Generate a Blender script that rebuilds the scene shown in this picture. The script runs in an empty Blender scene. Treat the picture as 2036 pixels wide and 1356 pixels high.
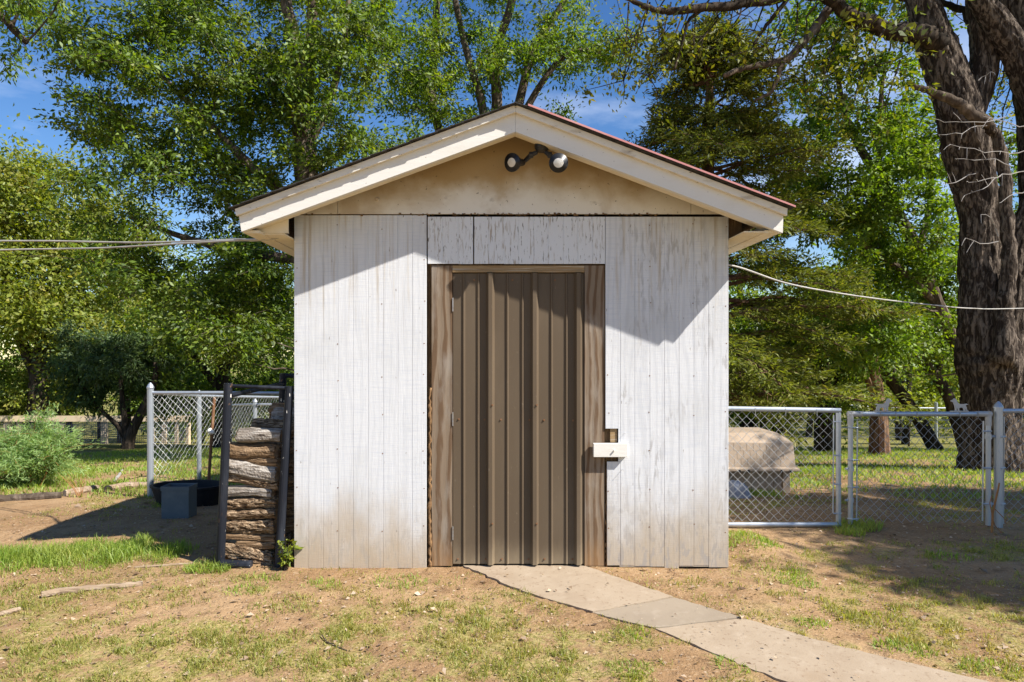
import bpy, math, random
import numpy as np
from mathutils import Vector

random.seed(7)
RNG = np.random.default_rng(11)
SC = bpy.context.scene
COL = SC.collection

# ---------------------------------------------------------------- camera, sky, sun
F, U0, V0, EYE = 1357.0, 985.0, 700.0, 1.52        # focal length and vanishing point measured on the photograph
cam_data = bpy.data.cameras.new("camera")
cam = bpy.data.objects.new("camera", cam_data)
COL.objects.link(cam)
cam.location = (0, 0, EYE)
cam.rotation_euler = (math.radians(90), 0, 0)
cam_data.sensor_width = 36.0
cam_data.lens = F / 2036 * 36.0
cam_data.shift_x = (1018 - U0) / 2036
cam_data.shift_y = (V0 - 678) / 2036
cam_data.clip_start = 0.05
cam_data.clip_end = 900
SC.camera = cam

SUN_DIR = Vector((1.95, -1.0, 2.22)).normalized()    # towards the sun
SUN_EL = math.asin(SUN_DIR.z)
SUN_ROT = math.atan2(SUN_DIR.x, SUN_DIR.y)
world = bpy.data.worlds.new("World")
SC.world = world
world.use_nodes = True
wn = world.node_tree
wn.nodes.clear()
w_out = wn.nodes.new("ShaderNodeOutputWorld")
w_bg = wn.nodes.new("ShaderNodeBackground")
w_sky = wn.nodes.new("ShaderNodeTexSky")
w_sky.sky_type = 'NISHITA'
w_sky.sun_disc = False
w_sky.sun_elevation = SUN_EL
w_sky.sun_rotation = SUN_ROT
w_sky.air_density = 1.0
w_sky.dust_density = 0.0
w_sky.ozone_density = 2.6
w_tc = wn.nodes.new("ShaderNodeTexCoord")
w_map = wn.nodes.new("ShaderNodeMapping")
w_map.inputs['Scale'].default_value = (1.6, 1.6, 5.0)
w_map.inputs['Location'].default_value = (0.35, 0.1, 0.9)
w_noise = wn.nodes.new("ShaderNodeTexNoise")
w_noise.inputs['Scale'].default_value = 1.7
w_noise.inputs['Detail'].default_value = 7
w_noise.inputs['Roughness'].default_value = 0.58
w_rng = wn.nodes.new("ShaderNodeMapRange")
w_rng.inputs['From Min'].default_value = 0.50
w_rng.inputs['From Max'].default_value = 0.78
w_rng.inputs['To Max'].default_value = 0.5
w_mix = wn.nodes.new("ShaderNodeMix")
w_mix.data_type = 'RGBA'
w_mix.inputs['B'].default_value = (8.5, 9.0, 10.0, 1)
wn.links.new(w_tc.outputs['Generated'], w_map.inputs['Vector'])
wn.links.new(w_map.outputs['Vector'], w_noise.inputs['Vector'])
wn.links.new(w_noise.outputs['Fac'], w_rng.inputs['Value'])
wn.links.new(w_rng.outputs['Result'], w_mix.inputs['Factor'])
w_hsv = wn.nodes.new("ShaderNodeHueSaturation")
w_hsv.inputs['Saturation'].default_value = 1.26
w_hsv.inputs['Hue'].default_value = 0.508
wn.links.new(w_sky.outputs['Color'], w_hsv.inputs['Color'])
wn.links.new(w_hsv.outputs['Color'], w_mix.inputs['A'])
wn.links.new(w_mix.outputs['Result'], w_bg.inputs['Color'])
wn.links.new(w_bg.outputs['Background'], w_out.inputs['Surface'])
w_bg.inputs['Strength'].default_value = 0.078

sun_data = bpy.data.lights.new("sun", 'SUN')
sun_data.energy = 5.0
sun_data.angle = math.radians(0.55)
sun_data.color = (1.0, 0.95, 0.88)
sun = bpy.data.objects.new("sun", sun_data)
COL.objects.link(sun)
sun.rotation_euler = (-SUN_DIR).to_track_quat('-Z', 'Y').to_euler()
sun.location = (12, -6, 14)

SC.view_settings.view_transform = 'Standard'
SC.view_settings.look = 'None'
SC.view_settings.gamma = 1.0
SC.view_settings.exposure = 0.97
SC.view_settings.use_curve_mapping = False
SC.cycles.max_bounces = 6
SC.cycles.diffuse_bounces = 3
SC.cycles.transmission_bounces = 4
SC.cycles.glossy_bounces = 2
SC.cycles.sample_clamp_indirect = 6

# ---------------------------------------------------------------- measuring helpers
def P(u, v, Y):
    return Vector(((u - U0) / F * Y, Y, EYE - (v - V0) / F * Y))

def px(n, Y):
    return n * Y / F

def _h(ix, iy, s):
    n = (ix.astype(np.int64) * 374761393 + iy.astype(np.int64) * 668265263 + s * 974711) & 0x7fffffff
    n = ((n ^ (n >> 13)) * 1274126177) & 0x7fffffff
    n = n ^ (n >> 16)
    return (n & 0xffff) / 65535.0

def vnoise(x, y, s=0):
    x = np.asarray(x, float); y = np.asarray(y, float)
    ix = np.floor(x); iy = np.floor(y)
    fx = x - ix; fy = y - iy
    fx = fx * fx * (3 - 2 * fx); fy = fy * fy * (3 - 2 * fy)
    a = _h(ix, iy, s); b = _h(ix + 1, iy, s); c = _h(ix, iy + 1, s); d = _h(ix + 1, iy + 1, s)
    return a + (b - a) * fx + (c - a) * fy + (a - b - c + d) * fx * fy

def fbm(x, y, s=0, o=4):
    t = 0.0; a = 0.5; n = 0.0
    for k in range(o):
        t = t + a * vnoise(np.asarray(x) * 2 ** k + 17.3 * k, np.asarray(y) * 2 ** k + 9.1 * k, s + k)
        n += a; a *= 0.5
    return t / n

def gz_base(x, y):
    d = np.maximum(0, np.asarray(y, float) - 6.0)
    d1 = np.minimum(d, 22.0)
    z = -(0.07 * d1 + 0.0015 * d1 * d1) * (d1 / (d1 + 0.35))
    d2 = np.maximum(0, d - 22.0)
    return z - 0.8 * (1 - np.exp(-d2 / 10.0))

def gz(x, y):
    x = np.asarray(x, float); y = np.asarray(y, float)
    z = gz_base(x, y)
    far = np.clip((y - 3.0) / 10.0, 0.15, 1.0)
    z = z + (fbm(x * 0.9, y * 0.9, 5, 3) - 0.5) * 0.05 * (0.5 + far)
    # the dirt bank against the right-hand corner of the shed
    z = z + 0.09 * np.exp(-(((x - 1.98) / 0.20) ** 2 + ((y - 5.25) / 0.40) ** 2))
    return z

def G(u, v):
    """point where the sight line through a pixel meets the ground"""
    k = (v - V0) / F
    lo, hi = 1.5, 60.0
    prev = lo
    y = lo
    while y < hi:
        if EYE - k * y <= float(gz_base(0, y)):
            a, b = prev, y
            for _ in range(30):
                m = (a + b) / 2
                if EYE - k * m <= float(gz_base(0, m)): b = m
                else: a = m
            y = b
            break
        prev = y
        y += 0.2
    x = (u - U0) / F * y
    return Vector((x, y, float(gz(x, y))))

def ground(x, y):
    return float(gz(x, y))

# ---------------------------------------------------------------- mesh helpers
def world_loc(o):
    v = Vector((0, 0, 0))
    while o is not None:
        v = v + o.location
        o = o.parent
    return v

def tag(o, label=None, cat=None, group=None, kind=None):
    if label: o['label'] = label
    if cat: o['category'] = cat
    if group: o['group'] = group
    if kind: o['kind'] = kind
    return o

def empty(name, loc, label=None, cat=None, group=None):
    o = bpy.data.objects.new(name, None)
    o.empty_display_size = 0.2
    o.location = loc
    COL.objects.link(o)
    return tag(o, label, cat, group)

class MB:
    def __init__(self):
        self.v = []; self.f = []
    def add(self, vs, fs):
        n = len(self.v)
        self.v.extend([tuple(p) for p in vs])
        self.f.extend([tuple(i + n for i in f) for f in fs])
        return self
    def box(self, a, b):
        x0, y0, z0 = a; x1, y1, z1 = b
        vs = [(x0, y0, z0), (x1, y0, z0), (x1, y1, z0), (x0, y1, z0), (x0, y0, z1), (x1, y0, z1), (x1, y1, z1), (x0, y1, z1)]
        return self.add(vs, [(0, 3, 2, 1), (4, 5, 6, 7), (0, 1, 5, 4), (1, 2, 6, 5), (2, 3, 7, 6), (3, 0, 4, 7)])
    def prism(self, front, back):
        """two matching outlines, joined"""
        n = len(front)
        vs = list(front) + list(back)
        fs = [tuple(range(n)), tuple(range(2 * n - 1, n - 1, -1))]
        for i in range(n):
            j = (i + 1) % n
            fs.append((i, i + n, j + n, j))
        return self.add(vs, fs)
    def slab(self, outline, y0, y1):
        """outline in (x, z), pushed from y0 to y1"""
        return self.prism([(x, y0, z) for x, z in outline], [(x, y1, z) for x, z in outline])
    def flat(self, outline, z0, z1):
        """outline in (x, y) between two heights; z may be functions"""
        f0 = z0 if callable(z0) else (lambda x, y: z0)
        f1 = z1 if callable(z1) else (lambda x, y: z1)
        return self.prism([(x, y, f1(x, y)) for x, y in outline], [(x, y, f0(x, y)) for x, y in outline])
    def tube(self, pts, radii, n=8, wob=0.0, caps=True, seed=0, flatten=1.0):
        pts = [Vector(p) for p in pts]
        if not hasattr(radii, '__len__'): radii = [radii] * len(pts)
        rr = random.Random(seed)
        ref = None
        rings = []
        for i, p in enumerate(pts):
            d = (pts[min(i + 1, len(pts) - 1)] - pts[max(i - 1, 0)])
            if d.length < 1e-9: d = Vector((0, 0, 1))
            d.normalize()
            if ref is None:
                ref = Vector((1, 0, 0)) if abs(d.x) < 0.8 else Vector((0, 1, 0))
            a = (ref - d * ref.dot(d)).normalized()
            b = d.cross(a)
            ref = a
            ring = []
            for k in range(n):
                t = 2 * math.pi * k / n
                r = radii[i] * (1 + (rr.uniform(-wob, wob) if wob else 0))
                ring.append(p + (a * math.cos(t) + b * math.sin(t) * flatten) * r)
            rings.append(ring)
        base = len(self.v)
        for ring in rings: self.v.extend([tuple(q) for q in ring])
        for i in range(len(rings) - 1):
            for k in range(n):
                k2 = (k + 1) % n
                self.f.append((base + i * n + k, base + i * n + k2, base + (i + 1) * n + k2, base + (i + 1) * n + k))
        if caps:
            self.f.append(tuple(base + k for k in range(n - 1, -1, -1)))
            self.f.append(tuple(base + (len(rings) - 1) * n + k for k in range(n)))
        return self
    def build(self, name, m, parent=None, smooth=False, loc=None):
        off = world_loc(parent) if parent is not None else Vector((0, 0, 0))
        if loc is not None: off = off + Vector(loc)
        me = bpy.data.meshes.new(name)
        me.from_pydata([(x - off.x, y - off.y, z - off.z) for x, y, z in self.v], [], self.f)
        me.update()
        if smooth: me.polygons.foreach_set('use_smooth', [True] * len(me.polygons))
        me.materials.append(m)
        o = bpy.data.objects.new(name, me)
        if loc is not None: o.location = loc
        if parent is not None: o.parent = parent
        COL.objects.link(o)
        return o

def mesh_np(name, verts, faces_n, m, parent=None, n_side=4, tint=None, smooth=False, loops=None, loop_start=None):
    """big meshes straight from arrays; verts are world coordinates"""
    off = world_loc(parent) if parent is not None else Vector((0, 0, 0))
    v = np.asarray(verts, np.float32) - np.array(off, np.float32)
    me = bpy.data.meshes.new(name)
    me.vertices.add(len(v))
    me.vertices.foreach_set('co', v.ravel())
    if loops is None:
        fa = np.asarray(faces_n, np.int32)
        me.loops.add(fa.size)
        me.loops.foreach_set('vertex_index', fa.ravel())
        me.polygons.add(len(fa))
        me.polygons.foreach_set('loop_start', np.arange(0, fa.size, n_side, dtype=np.int32))
    else:
        me.loops.add(len(loops))
        me.loops.foreach_set('vertex_index', np.asarray(loops, np.int32))
        me.polygons.add(len(loop_start))
        me.polygons.foreach_set('loop_start', np.asarray(loop_start, np.int32))
    me.update(calc_edges=True)
    me.validate()
    if smooth: me.polygons.foreach_set('use_smooth', np.ones(len(me.polygons), bool))
    if tint is not None and len(tint) == len(me.polygons):
        at = me.attributes.new('tint', 'FLOAT', 'FACE')
        at.data.foreach_set('value', np.asarray(tint, np.float32))
    me.materials.append(m)
    o = bpy.data.objects.new(name, me)
    if parent is not None: o.parent = parent
    COL.objects.link(o)
    return o

# ---------------------------------------------------------------- material helpers
def new_mat(name):
    m = bpy.data.materials.new(name)
    m.use_nodes = True
    nt = m.node_tree
    nt.nodes.clear()
    out = nt.nodes.new('ShaderNodeOutputMaterial')
    return m, nt, out

def c4(c):
    return (c[0], c[1], c[2], 1.0)

class NT:
    def __init__(self, nt):
        self.nt = nt
        self.tc = nt.nodes.new('ShaderNodeTexCoord')
        self.co = self.tc.outputs['Object']
    def n(self, t): return self.nt.nodes.new(t)
    def link(self, a, b): self.nt.links.new(a, b)
    def mapped(self, scale, rot=(0, 0, 0), loc=(0, 0, 0)):
        mp = self.n('ShaderNodeMapping')
        mp.inputs['Scale'].default_value = scale
        mp.inputs['Rotation'].default_value = rot
        mp.inputs['Location'].default_value = loc
        self.link(self.co, mp.inputs['Vector'])
        return mp.outputs['Vector']
    def tex(self, d):
        kind = d.get('t', 'noise')
        s = d.get('s', 1.0)
        sc = s if hasattr(s, '__len__') else (s, s, s)
        vec = self.mapped(sc, d.get('rot', (0, 0, 0)), d.get('loc', (0, 0, 0)))
        if kind == 'noise':
            t = self.n('ShaderNodeTexNoise')
            t.inputs['Scale'].default_value = 1.0
            t.inputs['Detail'].default_value = d.get('d', 5)
            t.inputs['Roughness'].default_value = d.get('r', 0.6)
            t.inputs['Distortion'].default_value = d.get('dist', 0.0)
            self.link(vec, t.inputs['Vector'])
            return t.outputs['Fac']
        if kind == 'voronoi':
            t = self.n('ShaderNodeTexVoronoi')
            t.inputs['Scale'].default_value = 1.0
            t.feature = d.get('f', 'F1')
            self.link(vec, t.inputs['Vector'])
            return t.outputs['Distance']
        if kind == 'wave':
            t = self.n('ShaderNodeTexWave')
            t.bands_direction = d.get('dir', 'X')
            t.inputs['Scale'].default_value = 1.0
            t.inputs['Distortion'].default_value = d.get('dist', 4.0)
            t.inputs['Detail'].default_value = d.get('d', 3)
            t.inputs['Detail Scale'].default_value = d.get('ds', 1.0)
            self.link(vec, t.inputs['Vector'])
            return t.outputs['Fac']
        if kind == 'z':
            sp = self.n('ShaderNodeSeparateXYZ')
            self.link(self.co, sp.inputs[0])
            nz = self.tex({'s': d.get('s', (6, 6, 2)), 'd': 5})
            ma = self.n('ShaderNodeMath'); ma.operation = 'MULTIPLY_ADD'
            self.link(nz, ma.inputs[0])
            ma.inputs[1].default_value = d.get('amp', 0.3)
            self.link(sp.outputs['Z'], ma.inputs[2])
            return ma.outputs[0]
        if kind == 'y':
            sp = self.n('ShaderNodeSeparateXYZ')
            self.link(self.co, sp.inputs[0])
            return sp.outputs['Y']
        if kind == 'attr':
            t = self.n('ShaderNodeAttribute')
            t.attribute_name = d['name']
            return t.outputs['Fac']
        if kind == 'rand':
            t = self.n('ShaderNodeObjectInfo')
            return t.outputs['Random']
    def rng(self, sock, lo, hi, a=0.0, b=1.0):
        r = self.n('ShaderNodeMapRange')
        r.interpolation_type = 'SMOOTHSTEP'
        r.inputs['From Min'].default_value = lo
        r.inputs['From Max'].default_value = hi
        r.inputs['To Min'].default_value = a
        r.inputs['To Max'].default_value = b
        self.link(sock, r.inputs['Value'])
        return r.outputs['Result']
    def mul(self, a, b):
        m = self.n('ShaderNodeMath'); m.operation = 'MULTIPLY'
        self.link(a, m.inputs[0])
        if hasattr(b, 'links'): self.link(b, m.inputs[1])
        else: m.inputs[1].default_value = b
        return m.outputs[0]
    def mix(self, fac, a, b):
        m = self.n('ShaderNodeMix'); m.data_type = 'RGBA'
        self.link(fac, m.inputs['Factor'])
        for s, k in ((a, 'A'), (b, 'B')):
            if hasattr(s, 'links'): self.link(s, m.inputs[k])
            else: m.inputs[k].default_value = c4(s)
        return m.outputs['Result']

def layered(name, base, layers=(), bump=(), rough=0.8, spec=0.3, metal=0.0, bump_dist=0.01):
    """a Principled surface: base colour, then layers (colour, texture, lo, hi, strength[, second texture, lo, hi]) one on another"""
    m, nt, out = new_mat(name)
    T = NT(nt)
    bs = T.n('ShaderNodeBsdfPrincipled')
    bs.inputs['Roughness'].default_value = rough
    bs.inputs['Metallic'].default_value = metal
    bs.inputs['Specular IOR Level'].default_value = spec
    cur = base
    for L in layers:
        fac = T.rng(T.tex(L[1]), L[2], L[3], 0.0, L[4])
        if len(L) > 5:
            fac = T.mul(fac, T.rng(T.tex(L[5]), L[6], L[7]))
        cur = T.mix(fac, cur, L[0])
    if hasattr(cur, 'links'): T.link(cur, bs.inputs['Base Color'])
    else: bs.inputs['Base Color'].default_value = c4(cur)
    prev = None
    for B in bump:
        b = T.n('ShaderNodeBump')
        b.inputs['Strength'].default_value = B[1]
        b.inputs['Distance'].default_value = B[2] if len(B) > 2 else bump_dist
        T.link(T.tex(B[0]), b.inputs['Height'])
        if prev is not None: T.link(prev, b.inputs['Normal'])
        prev = b.outputs['Normal']
    if prev is not None: T.link(prev, bs.inputs['Normal'])
    T.link(bs.outputs[0], out.inputs['Surface'])
    return m

def leafy(name, dark, light, warm=None, warm_amt=0.25, trans=0.42, rough=0.55, gloss=0.035):
    """thin leaves: diffuse, some light through, a little sheen; each leaf has its own tint"""
    m, nt, out = new_mat(name)
    T = NT(nt)
    tint = T.tex({'t': 'attr', 'name': 'tint'})
    col = T.mix(T.rng(tint, 0.0, 1.0), dark, light)
    if warm is not None:
        patch = T.rng(T.tex({'s': 1.3, 'd': 2}), 0.45, 0.75, 0.0, warm_amt)
        col = T.mix(patch, col, warm)
        col = T.mix(T.rng(tint, 0.93, 0.97, 0.0, 0.55), col, warm)
    di = T.n('ShaderNodeBsdfDiffuse'); T.link(col, di.inputs['Color'])
    tr = T.n('ShaderNodeBsdfTranslucent')
    gm = T.n('ShaderNodeMix'); gm.data_type = 'RGBA'; gm.blend_type = 'MULTIPLY'
    gm.inputs['Factor'].default_value = 1.0
    T.link(col, gm.inputs['A']); gm.inputs['B'].default_value = (1.7, 1.75, 0.5, 1)
    T.link(gm.outputs['Result'], tr.inputs['Color'])
    mx = T.n('ShaderNodeMixShader'); mx.inputs[0].default_value = trans
    T.link(di.outputs[0], mx.inputs[1]); T.link(tr.outputs[0], mx.inputs[2])
    gl = T.n('ShaderNodeBsdfGlossy'); gl.inputs['Roughness'].default_value = rough
    gl.inputs['Color'].default_value = (0.8, 0.85, 0.8, 1)
    m2 = T.n('ShaderNodeMixShader'); m2.inputs[0].default_value = gloss
    T.link(mx.outputs[0], m2.inputs[1]); T.link(gl.outputs[0], m2.inputs[2])
    T.link(m2.outputs[0], out.inputs['Surface'])
    return m

# ---------------------------------------------------------------- materials
M = {}
PAINT_BUMP = [({'s': (14, 14, 260), 'd': 4}, 0.35, 0.004), ({'s': (90, 90, 7), 'd': 4, 'dist': 0.6}, 0.30, 0.004), ({'s': (25, 25, 25), 'd': 6}, 0.15, 0.003)]
M['siding'] = layered('weathered_white_siding', (0.64, 0.645, 0.65), [
    ((0.45, 0.46, 0.48), {'t': 'wave', 's': (6.5, 6.5, 0.9), 'dir': 'X', 'dist': 14.0, 'd': 5, 'ds': 0.7}, 0.5, 1.0, 0.24),
    ((0.50, 0.50, 0.49), {'s': (2.5, 2.5, 1.6), 'd': 6}, 0.48, 0.7, 0.5),
    ((0.46, 0.49, 0.55), {'s': (5, 5, 210), 'd': 3}, 0.46, 0.66, 0.40),
    ((0.50, 0.50, 0.49), {'s': (70, 70, 2.2), 'd': 5, 'dist': 0.5}, 0.54, 0.72, 0.5, {'s': (2.5, 2.5, 1.2), 'd': 3, 'loc': (4, 0, 1)}, 0.40, 0.62),
    ((0.40, 0.305, 0.195), {'t': 'z', 's': (4, 4, 2), 'amp': 0.8}, 1.05, 0.42, 0.85),
    ((0.36, 0.32, 0.27), {'s': (22, 22, 7), 'd': 8, 'dist': 0.5}, 0.52, 0.61, 0.65, {'t': 'z', 's': (3, 3, 2), 'amp': 1.0}, 1.15, 0.40),
    ((0.36, 0.27, 0.15), {'s': (26, 26, 1.1), 'd': 4}, 0.50, 0.72, 0.65, {'t': 'z', 's': (10, 10, 0.5), 'amp': 0.9}, 1.95, 2.6),
    ((0.16, 0.13, 0.10), {'s': (60, 60, 14), 'd': 3, 'r': 0.5}, 0.70, 0.76, 0.8),
], PAINT_BUMP, rough=0.75, spec=0.25)
M['siding_worn'] = layered('flaking_white_siding', (0.62, 0.625, 0.63), [
    ((0.42, 0.43, 0.45), {'t': 'wave', 's': (5.5, 5.5, 0.7), 'dir': 'X', 'dist': 15.0, 'd': 5, 'ds': 0.7}, 0.5, 1.0, 0.30),
    ((0.48, 0.48, 0.47), {'s': (2.5, 2.5, 1.6), 'd': 6}, 0.48, 0.7, 0.5),
    ((0.44, 0.47, 0.53), {'s': (5, 5, 210), 'd': 3}, 0.46, 0.66, 0.40),
    ((0.38, 0.37, 0.36), {'s': (34, 34, 6), 'd': 7, 'dist': 0.6}, 0.51, 0.62, 0.75, {'s': (3.5, 3.5, 1.6), 'd': 4, 'loc': (2, 0, 5)}, 0.45, 0.60),
    ((0.39, 0.31, 0.21), {'t': 'z', 's': (4, 4, 2), 'amp': 0.8}, 1.10, 0.42, 0.85),
    ((0.33, 0.30, 0.27), {'s': (24, 24, 8), 'd': 8, 'dist': 0.5}, 0.50, 0.58, 0.8, {'t': 'z', 's': (3.5, 3.5, 2.5), 'amp': 1.0}, 1.20, 0.45),
    ((0.36, 0.27, 0.15), {'s': (26, 26, 1.1), 'd': 4}, 0.50, 0.72, 0.6, {'t': 'z', 's': (10, 10, 0.5), 'amp': 0.9}, 1.95, 2.6),
    ((0.16, 0.13, 0.10), {'s': (60, 60, 14), 'd': 3, 'r': 0.5}, 0.69, 0.75, 0.8),
], PAINT_BUMP, rough=0.78, spec=0.22)
M['siding_lintel'] = layered('streaked_white_siding', (0.64, 0.65, 0.66), [
    ((0.36, 0.30, 0.24), {'s': (60, 60, 6), 'd': 6, 'dist': 0.3}, 0.52, 0.63, 0.9, {'s': (9, 9, 2.0), 'd': 3}, 0.42, 0.56),
    ((0.16, 0.14, 0.12), {'s': (90, 90, 14), 'd': 4, 'loc': (3, 1, 2)}, 0.59, 0.65, 0.9),
], PAINT_BUMP, rough=0.78, spec=0.22)
M['gable'] = layered('stained_gable_board', (0.70, 0.655, 0.57), [
    ((0.34, 0.225, 0.10), {'s': (1.6, 1.6, 1.6), 'd': 6, 'dist': 0.5, 'loc': (0.3, 0, 0.2)}, 0.46, 0.68, 0.55),
    ((0.36, 0.24, 0.10), {'t': 'z', 's': (2.6, 2.6, 2.6), 'amp': 0.45}, 2.76, 3.02, 0.9),
    ((0.15, 0.11, 0.07), {'s': (6, 6, 11), 'd': 7}, 0.62, 0.74, 0.5),
    ((0.10, 0.08, 0.06), {'s': (55, 55, 40), 'd': 3}, 0.68, 0.72, 0.7),
], [({'s': (20, 20, 20), 'd': 6}, 0.3, 0.004)], rough=0.85, spec=0.15)
M['trim'] = layered('white_trim_paint', (0.68, 0.655, 0.60), [
    ((0.62, 0.58, 0.50), {'s': (4, 4, 9), 'd': 6}, 0.52, 0.75, 0.5),
    ((0.25, 0.20, 0.15), {'s': (45, 45, 45), 'd': 3}, 0.70, 0.74, 0.7),
], [({'s': (10, 60, 60), 'd': 5}, 0.25, 0.004)], rough=0.65, spec=0.3)
M['trim_upper'] = layered('dusty_trim_paint', (0.70, 0.66, 0.58), [
    ((0.42, 0.36, 0.28), {'s': (6, 6, 20), 'd': 7}, 0.52, 0.72, 0.7),
    ((0.12, 0.10, 0.08), {'s': (22, 22, 60), 'd': 5}, 0.64, 0.70, 0.8),
], [({'s': (10, 60, 60), 'd': 5}, 0.3, 0.004)], rough=0.75, spec=0.2)
M['soffit'] = layered('cream_soffit_paint', (0.72, 0.63, 0.46), [
    ((0.52, 0.42, 0.26), {'s': (5, 5, 5), 'd': 6}, 0.48, 0.75, 0.6),
], [({'s': (30, 30, 30), 'd': 4}, 0.15, 0.003)], rough=0.75, spec=0.2)
M['dark_wood'] = layered('dark_bare_wood', (0.12, 0.075, 0.04), [
    ((0.30, 0.19, 0.09), {'s': (70, 70, 9), 'd': 5}, 0.5, 0.68, 0.8),
], [({'s': (60, 60, 8), 'd': 5}, 0.5, 0.006)], rough=0.9, spec=0.1)
WOODGRAIN = {'t': 'wave', 's': (5.5, 5.5, 1.1), 'dir': 'X', 'dist': 9.0, 'd': 4, 'ds': 0.9}
M['frame_wood'] = layered('weathered_plywood_grain', (0.215, 0.16, 0.11), [
    ((0.12, 0.070, 0.038), WOODGRAIN, 0.45, 0.85, 0.85),
    ((0.29, 0.25, 0.205), {'s': (8, 8, 2.2), 'd': 6}, 0.48, 0.7, 0.7),
    ((0.14, 0.09, 0.05), {'s': (80, 80, 5), 'd': 5}, 0.55, 0.72, 0.6),
    ((0.34, 0.19, 0.08), {'t': 'z', 's': (9, 9, 4), 'amp': 0.35}, 0.42, 0.16, 0.5),
], [(WOODGRAIN, 0.35, 0.004), ({'s': (90, 90, 6), 'd': 4}, 0.4, 0.004)], rough=0.85, spec=0.15)
M['header_wood'] = layered('amber_header_wood', (0.30, 0.20, 0.10), [
    ((0.22, 0.13, 0.06), {'s': (4, 60, 60), 'd': 5}, 0.5, 0.7, 0.8),
    ((0.50, 0.43, 0.33), {'s': (3, 40, 90), 'd': 3, 'loc': (0, 0, 3)}, 0.55, 0.7, 0.7),
], [({'s': (5, 80, 80), 'd': 4}, 0.4, 0.004)], rough=0.8, spec=0.2)
M['door_metal'] = layered('brown_painted_metal', (0.108, 0.079, 0.051), [
    ((0.155, 0.117, 0.078), {'s': (3, 3, 0.7), 'd': 6}, 0.45, 0.75, 0.6),
    ((0.26, 0.21, 0.15), {'s': (55, 55, 22), 'd': 8}, 0.64, 0.72, 0.4),
    ((0.30, 0.235, 0.15), {'t': 'z', 's': (8, 8, 3), 'amp': 0.25}, 0.35, 0.08, 0.6),
    ((0.42, 0.30, 0.16), {'s': (9, 9, 9), 'd': 5, 'loc': (5, 2, 1)}, 0.74, 0.80, 0.8),
], [({'s': (30, 30, 4), 'd': 3}, 0.06, 0.003)], rough=0.62, spec=0.18)
M['steel'] = layered('dull_steel', (0.42, 0.42, 0.42), [((0.25, 0.2, 0.16), {'s': 40, 'd': 4}, 0.5, 0.7, 0.6)], rough=0.45, metal=0.6)
M['galv'] = layered('galvanised_pipe', (0.40, 0.43, 0.46), [
    ((0.28, 0.31, 0.34), {'s': (12, 12, 3), 'd': 5}, 0.5, 0.7, 0.6),
    ((0.55, 0.57, 0.58), {'s': (40, 40, 20), 'd': 4}, 0.6, 0.75, 0.5),
], [({'s': 60, 'd': 4}, 0.08, 0.002)], rough=0.42, metal=0.55, spec=0.5)
M['wire'] = layered('galvanised_wire', (0.33, 0.34, 0.34), [((0.35, 0.32, 0.28), {'s': 9, 'd': 4}, 0.5, 0.7, 0.6)], rough=0.45, metal=0.4, spec=0.5)
M['rust_pipe'] = layered('rusty_pipe', (0.20, 0.105, 0.055), [((0.35, 0.22, 0.14), {'s': (30, 30, 8), 'd': 5}, 0.5, 0.7, 0.8)], [({'s': 80, 'd': 4}, 0.3, 0.003)], rough=0.9, spec=0.1)
M['black_pipe'] = layered('worn_black_pipe', (0.012, 0.014, 0.020), [
    ((0.045, 0.05, 0.062), {'s': (7, 7, 2), 'd': 6}, 0.46, 0.72, 0.7),
    ((0.65, 0.62, 0.56), {'s': (42, 42, 16), 'd': 3}, 0.69, 0.71, 0.95),
    ((0.22, 0.12, 0.06), {'s': (25, 25, 12), 'd': 4, 'loc': (4, 4, 4)}, 0.66, 0.72, 0.7),
], [({'s': 60, 'd': 4}, 0.12, 0.002)], rough=0.5, spec=0.2)
M['white_ceramic'] = layered('white_ceramic', (0.75, 0.72, 0.65), rough=0.3, spec=0.5)
M['shingle'] = layered('dark_asphalt_shingle', (0.045, 0.043, 0.042), [((0.11, 0.10, 0.095), {'s': 90, 'd': 3}, 0.5, 0.7, 0.8)], [({'s': 160, 'd': 3}, 0.5, 0.003)], rough=0.95, spec=0.1)
M['red_metal'] = layered('faded_red_roof_metal', (0.50, 0.21, 0.185), [((0.66, 0.40, 0.37), {'s': (3, 8, 8), 'd': 5}, 0.5, 0.75, 0.6)], rough=0.32, spec=0.6)
M['lamp_black'] = layered('black_lamp_housing', (0.018, 0.019, 0.022), [((0.06, 0.055, 0.05), {'s': 30, 'd': 4}, 0.55, 0.75, 0.6)], rough=0.4, spec=0.45)
M['lens_glass'] = layered('frosted_lamp_glass', (0.62, 0.60, 0.55), [((0.42, 0.38, 0.31), {'s': 30, 'd': 4}, 0.5, 0.7, 0.5)], [({'t': 'voronoi', 's': 110}, 0.3, 0.003)], rough=0.12, spec=0.8)
M['cable'] = layered('grey_white_cable', (0.42, 0.40, 0.36), [((0.26, 0.23, 0.19), {'s': 3, 'd': 4}, 0.45, 0.65, 0.7)], rough=0.6)
M['cable_dark'] = layered('dirty_cable', (0.20, 0.16, 0.11), rough=0.7)
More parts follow.
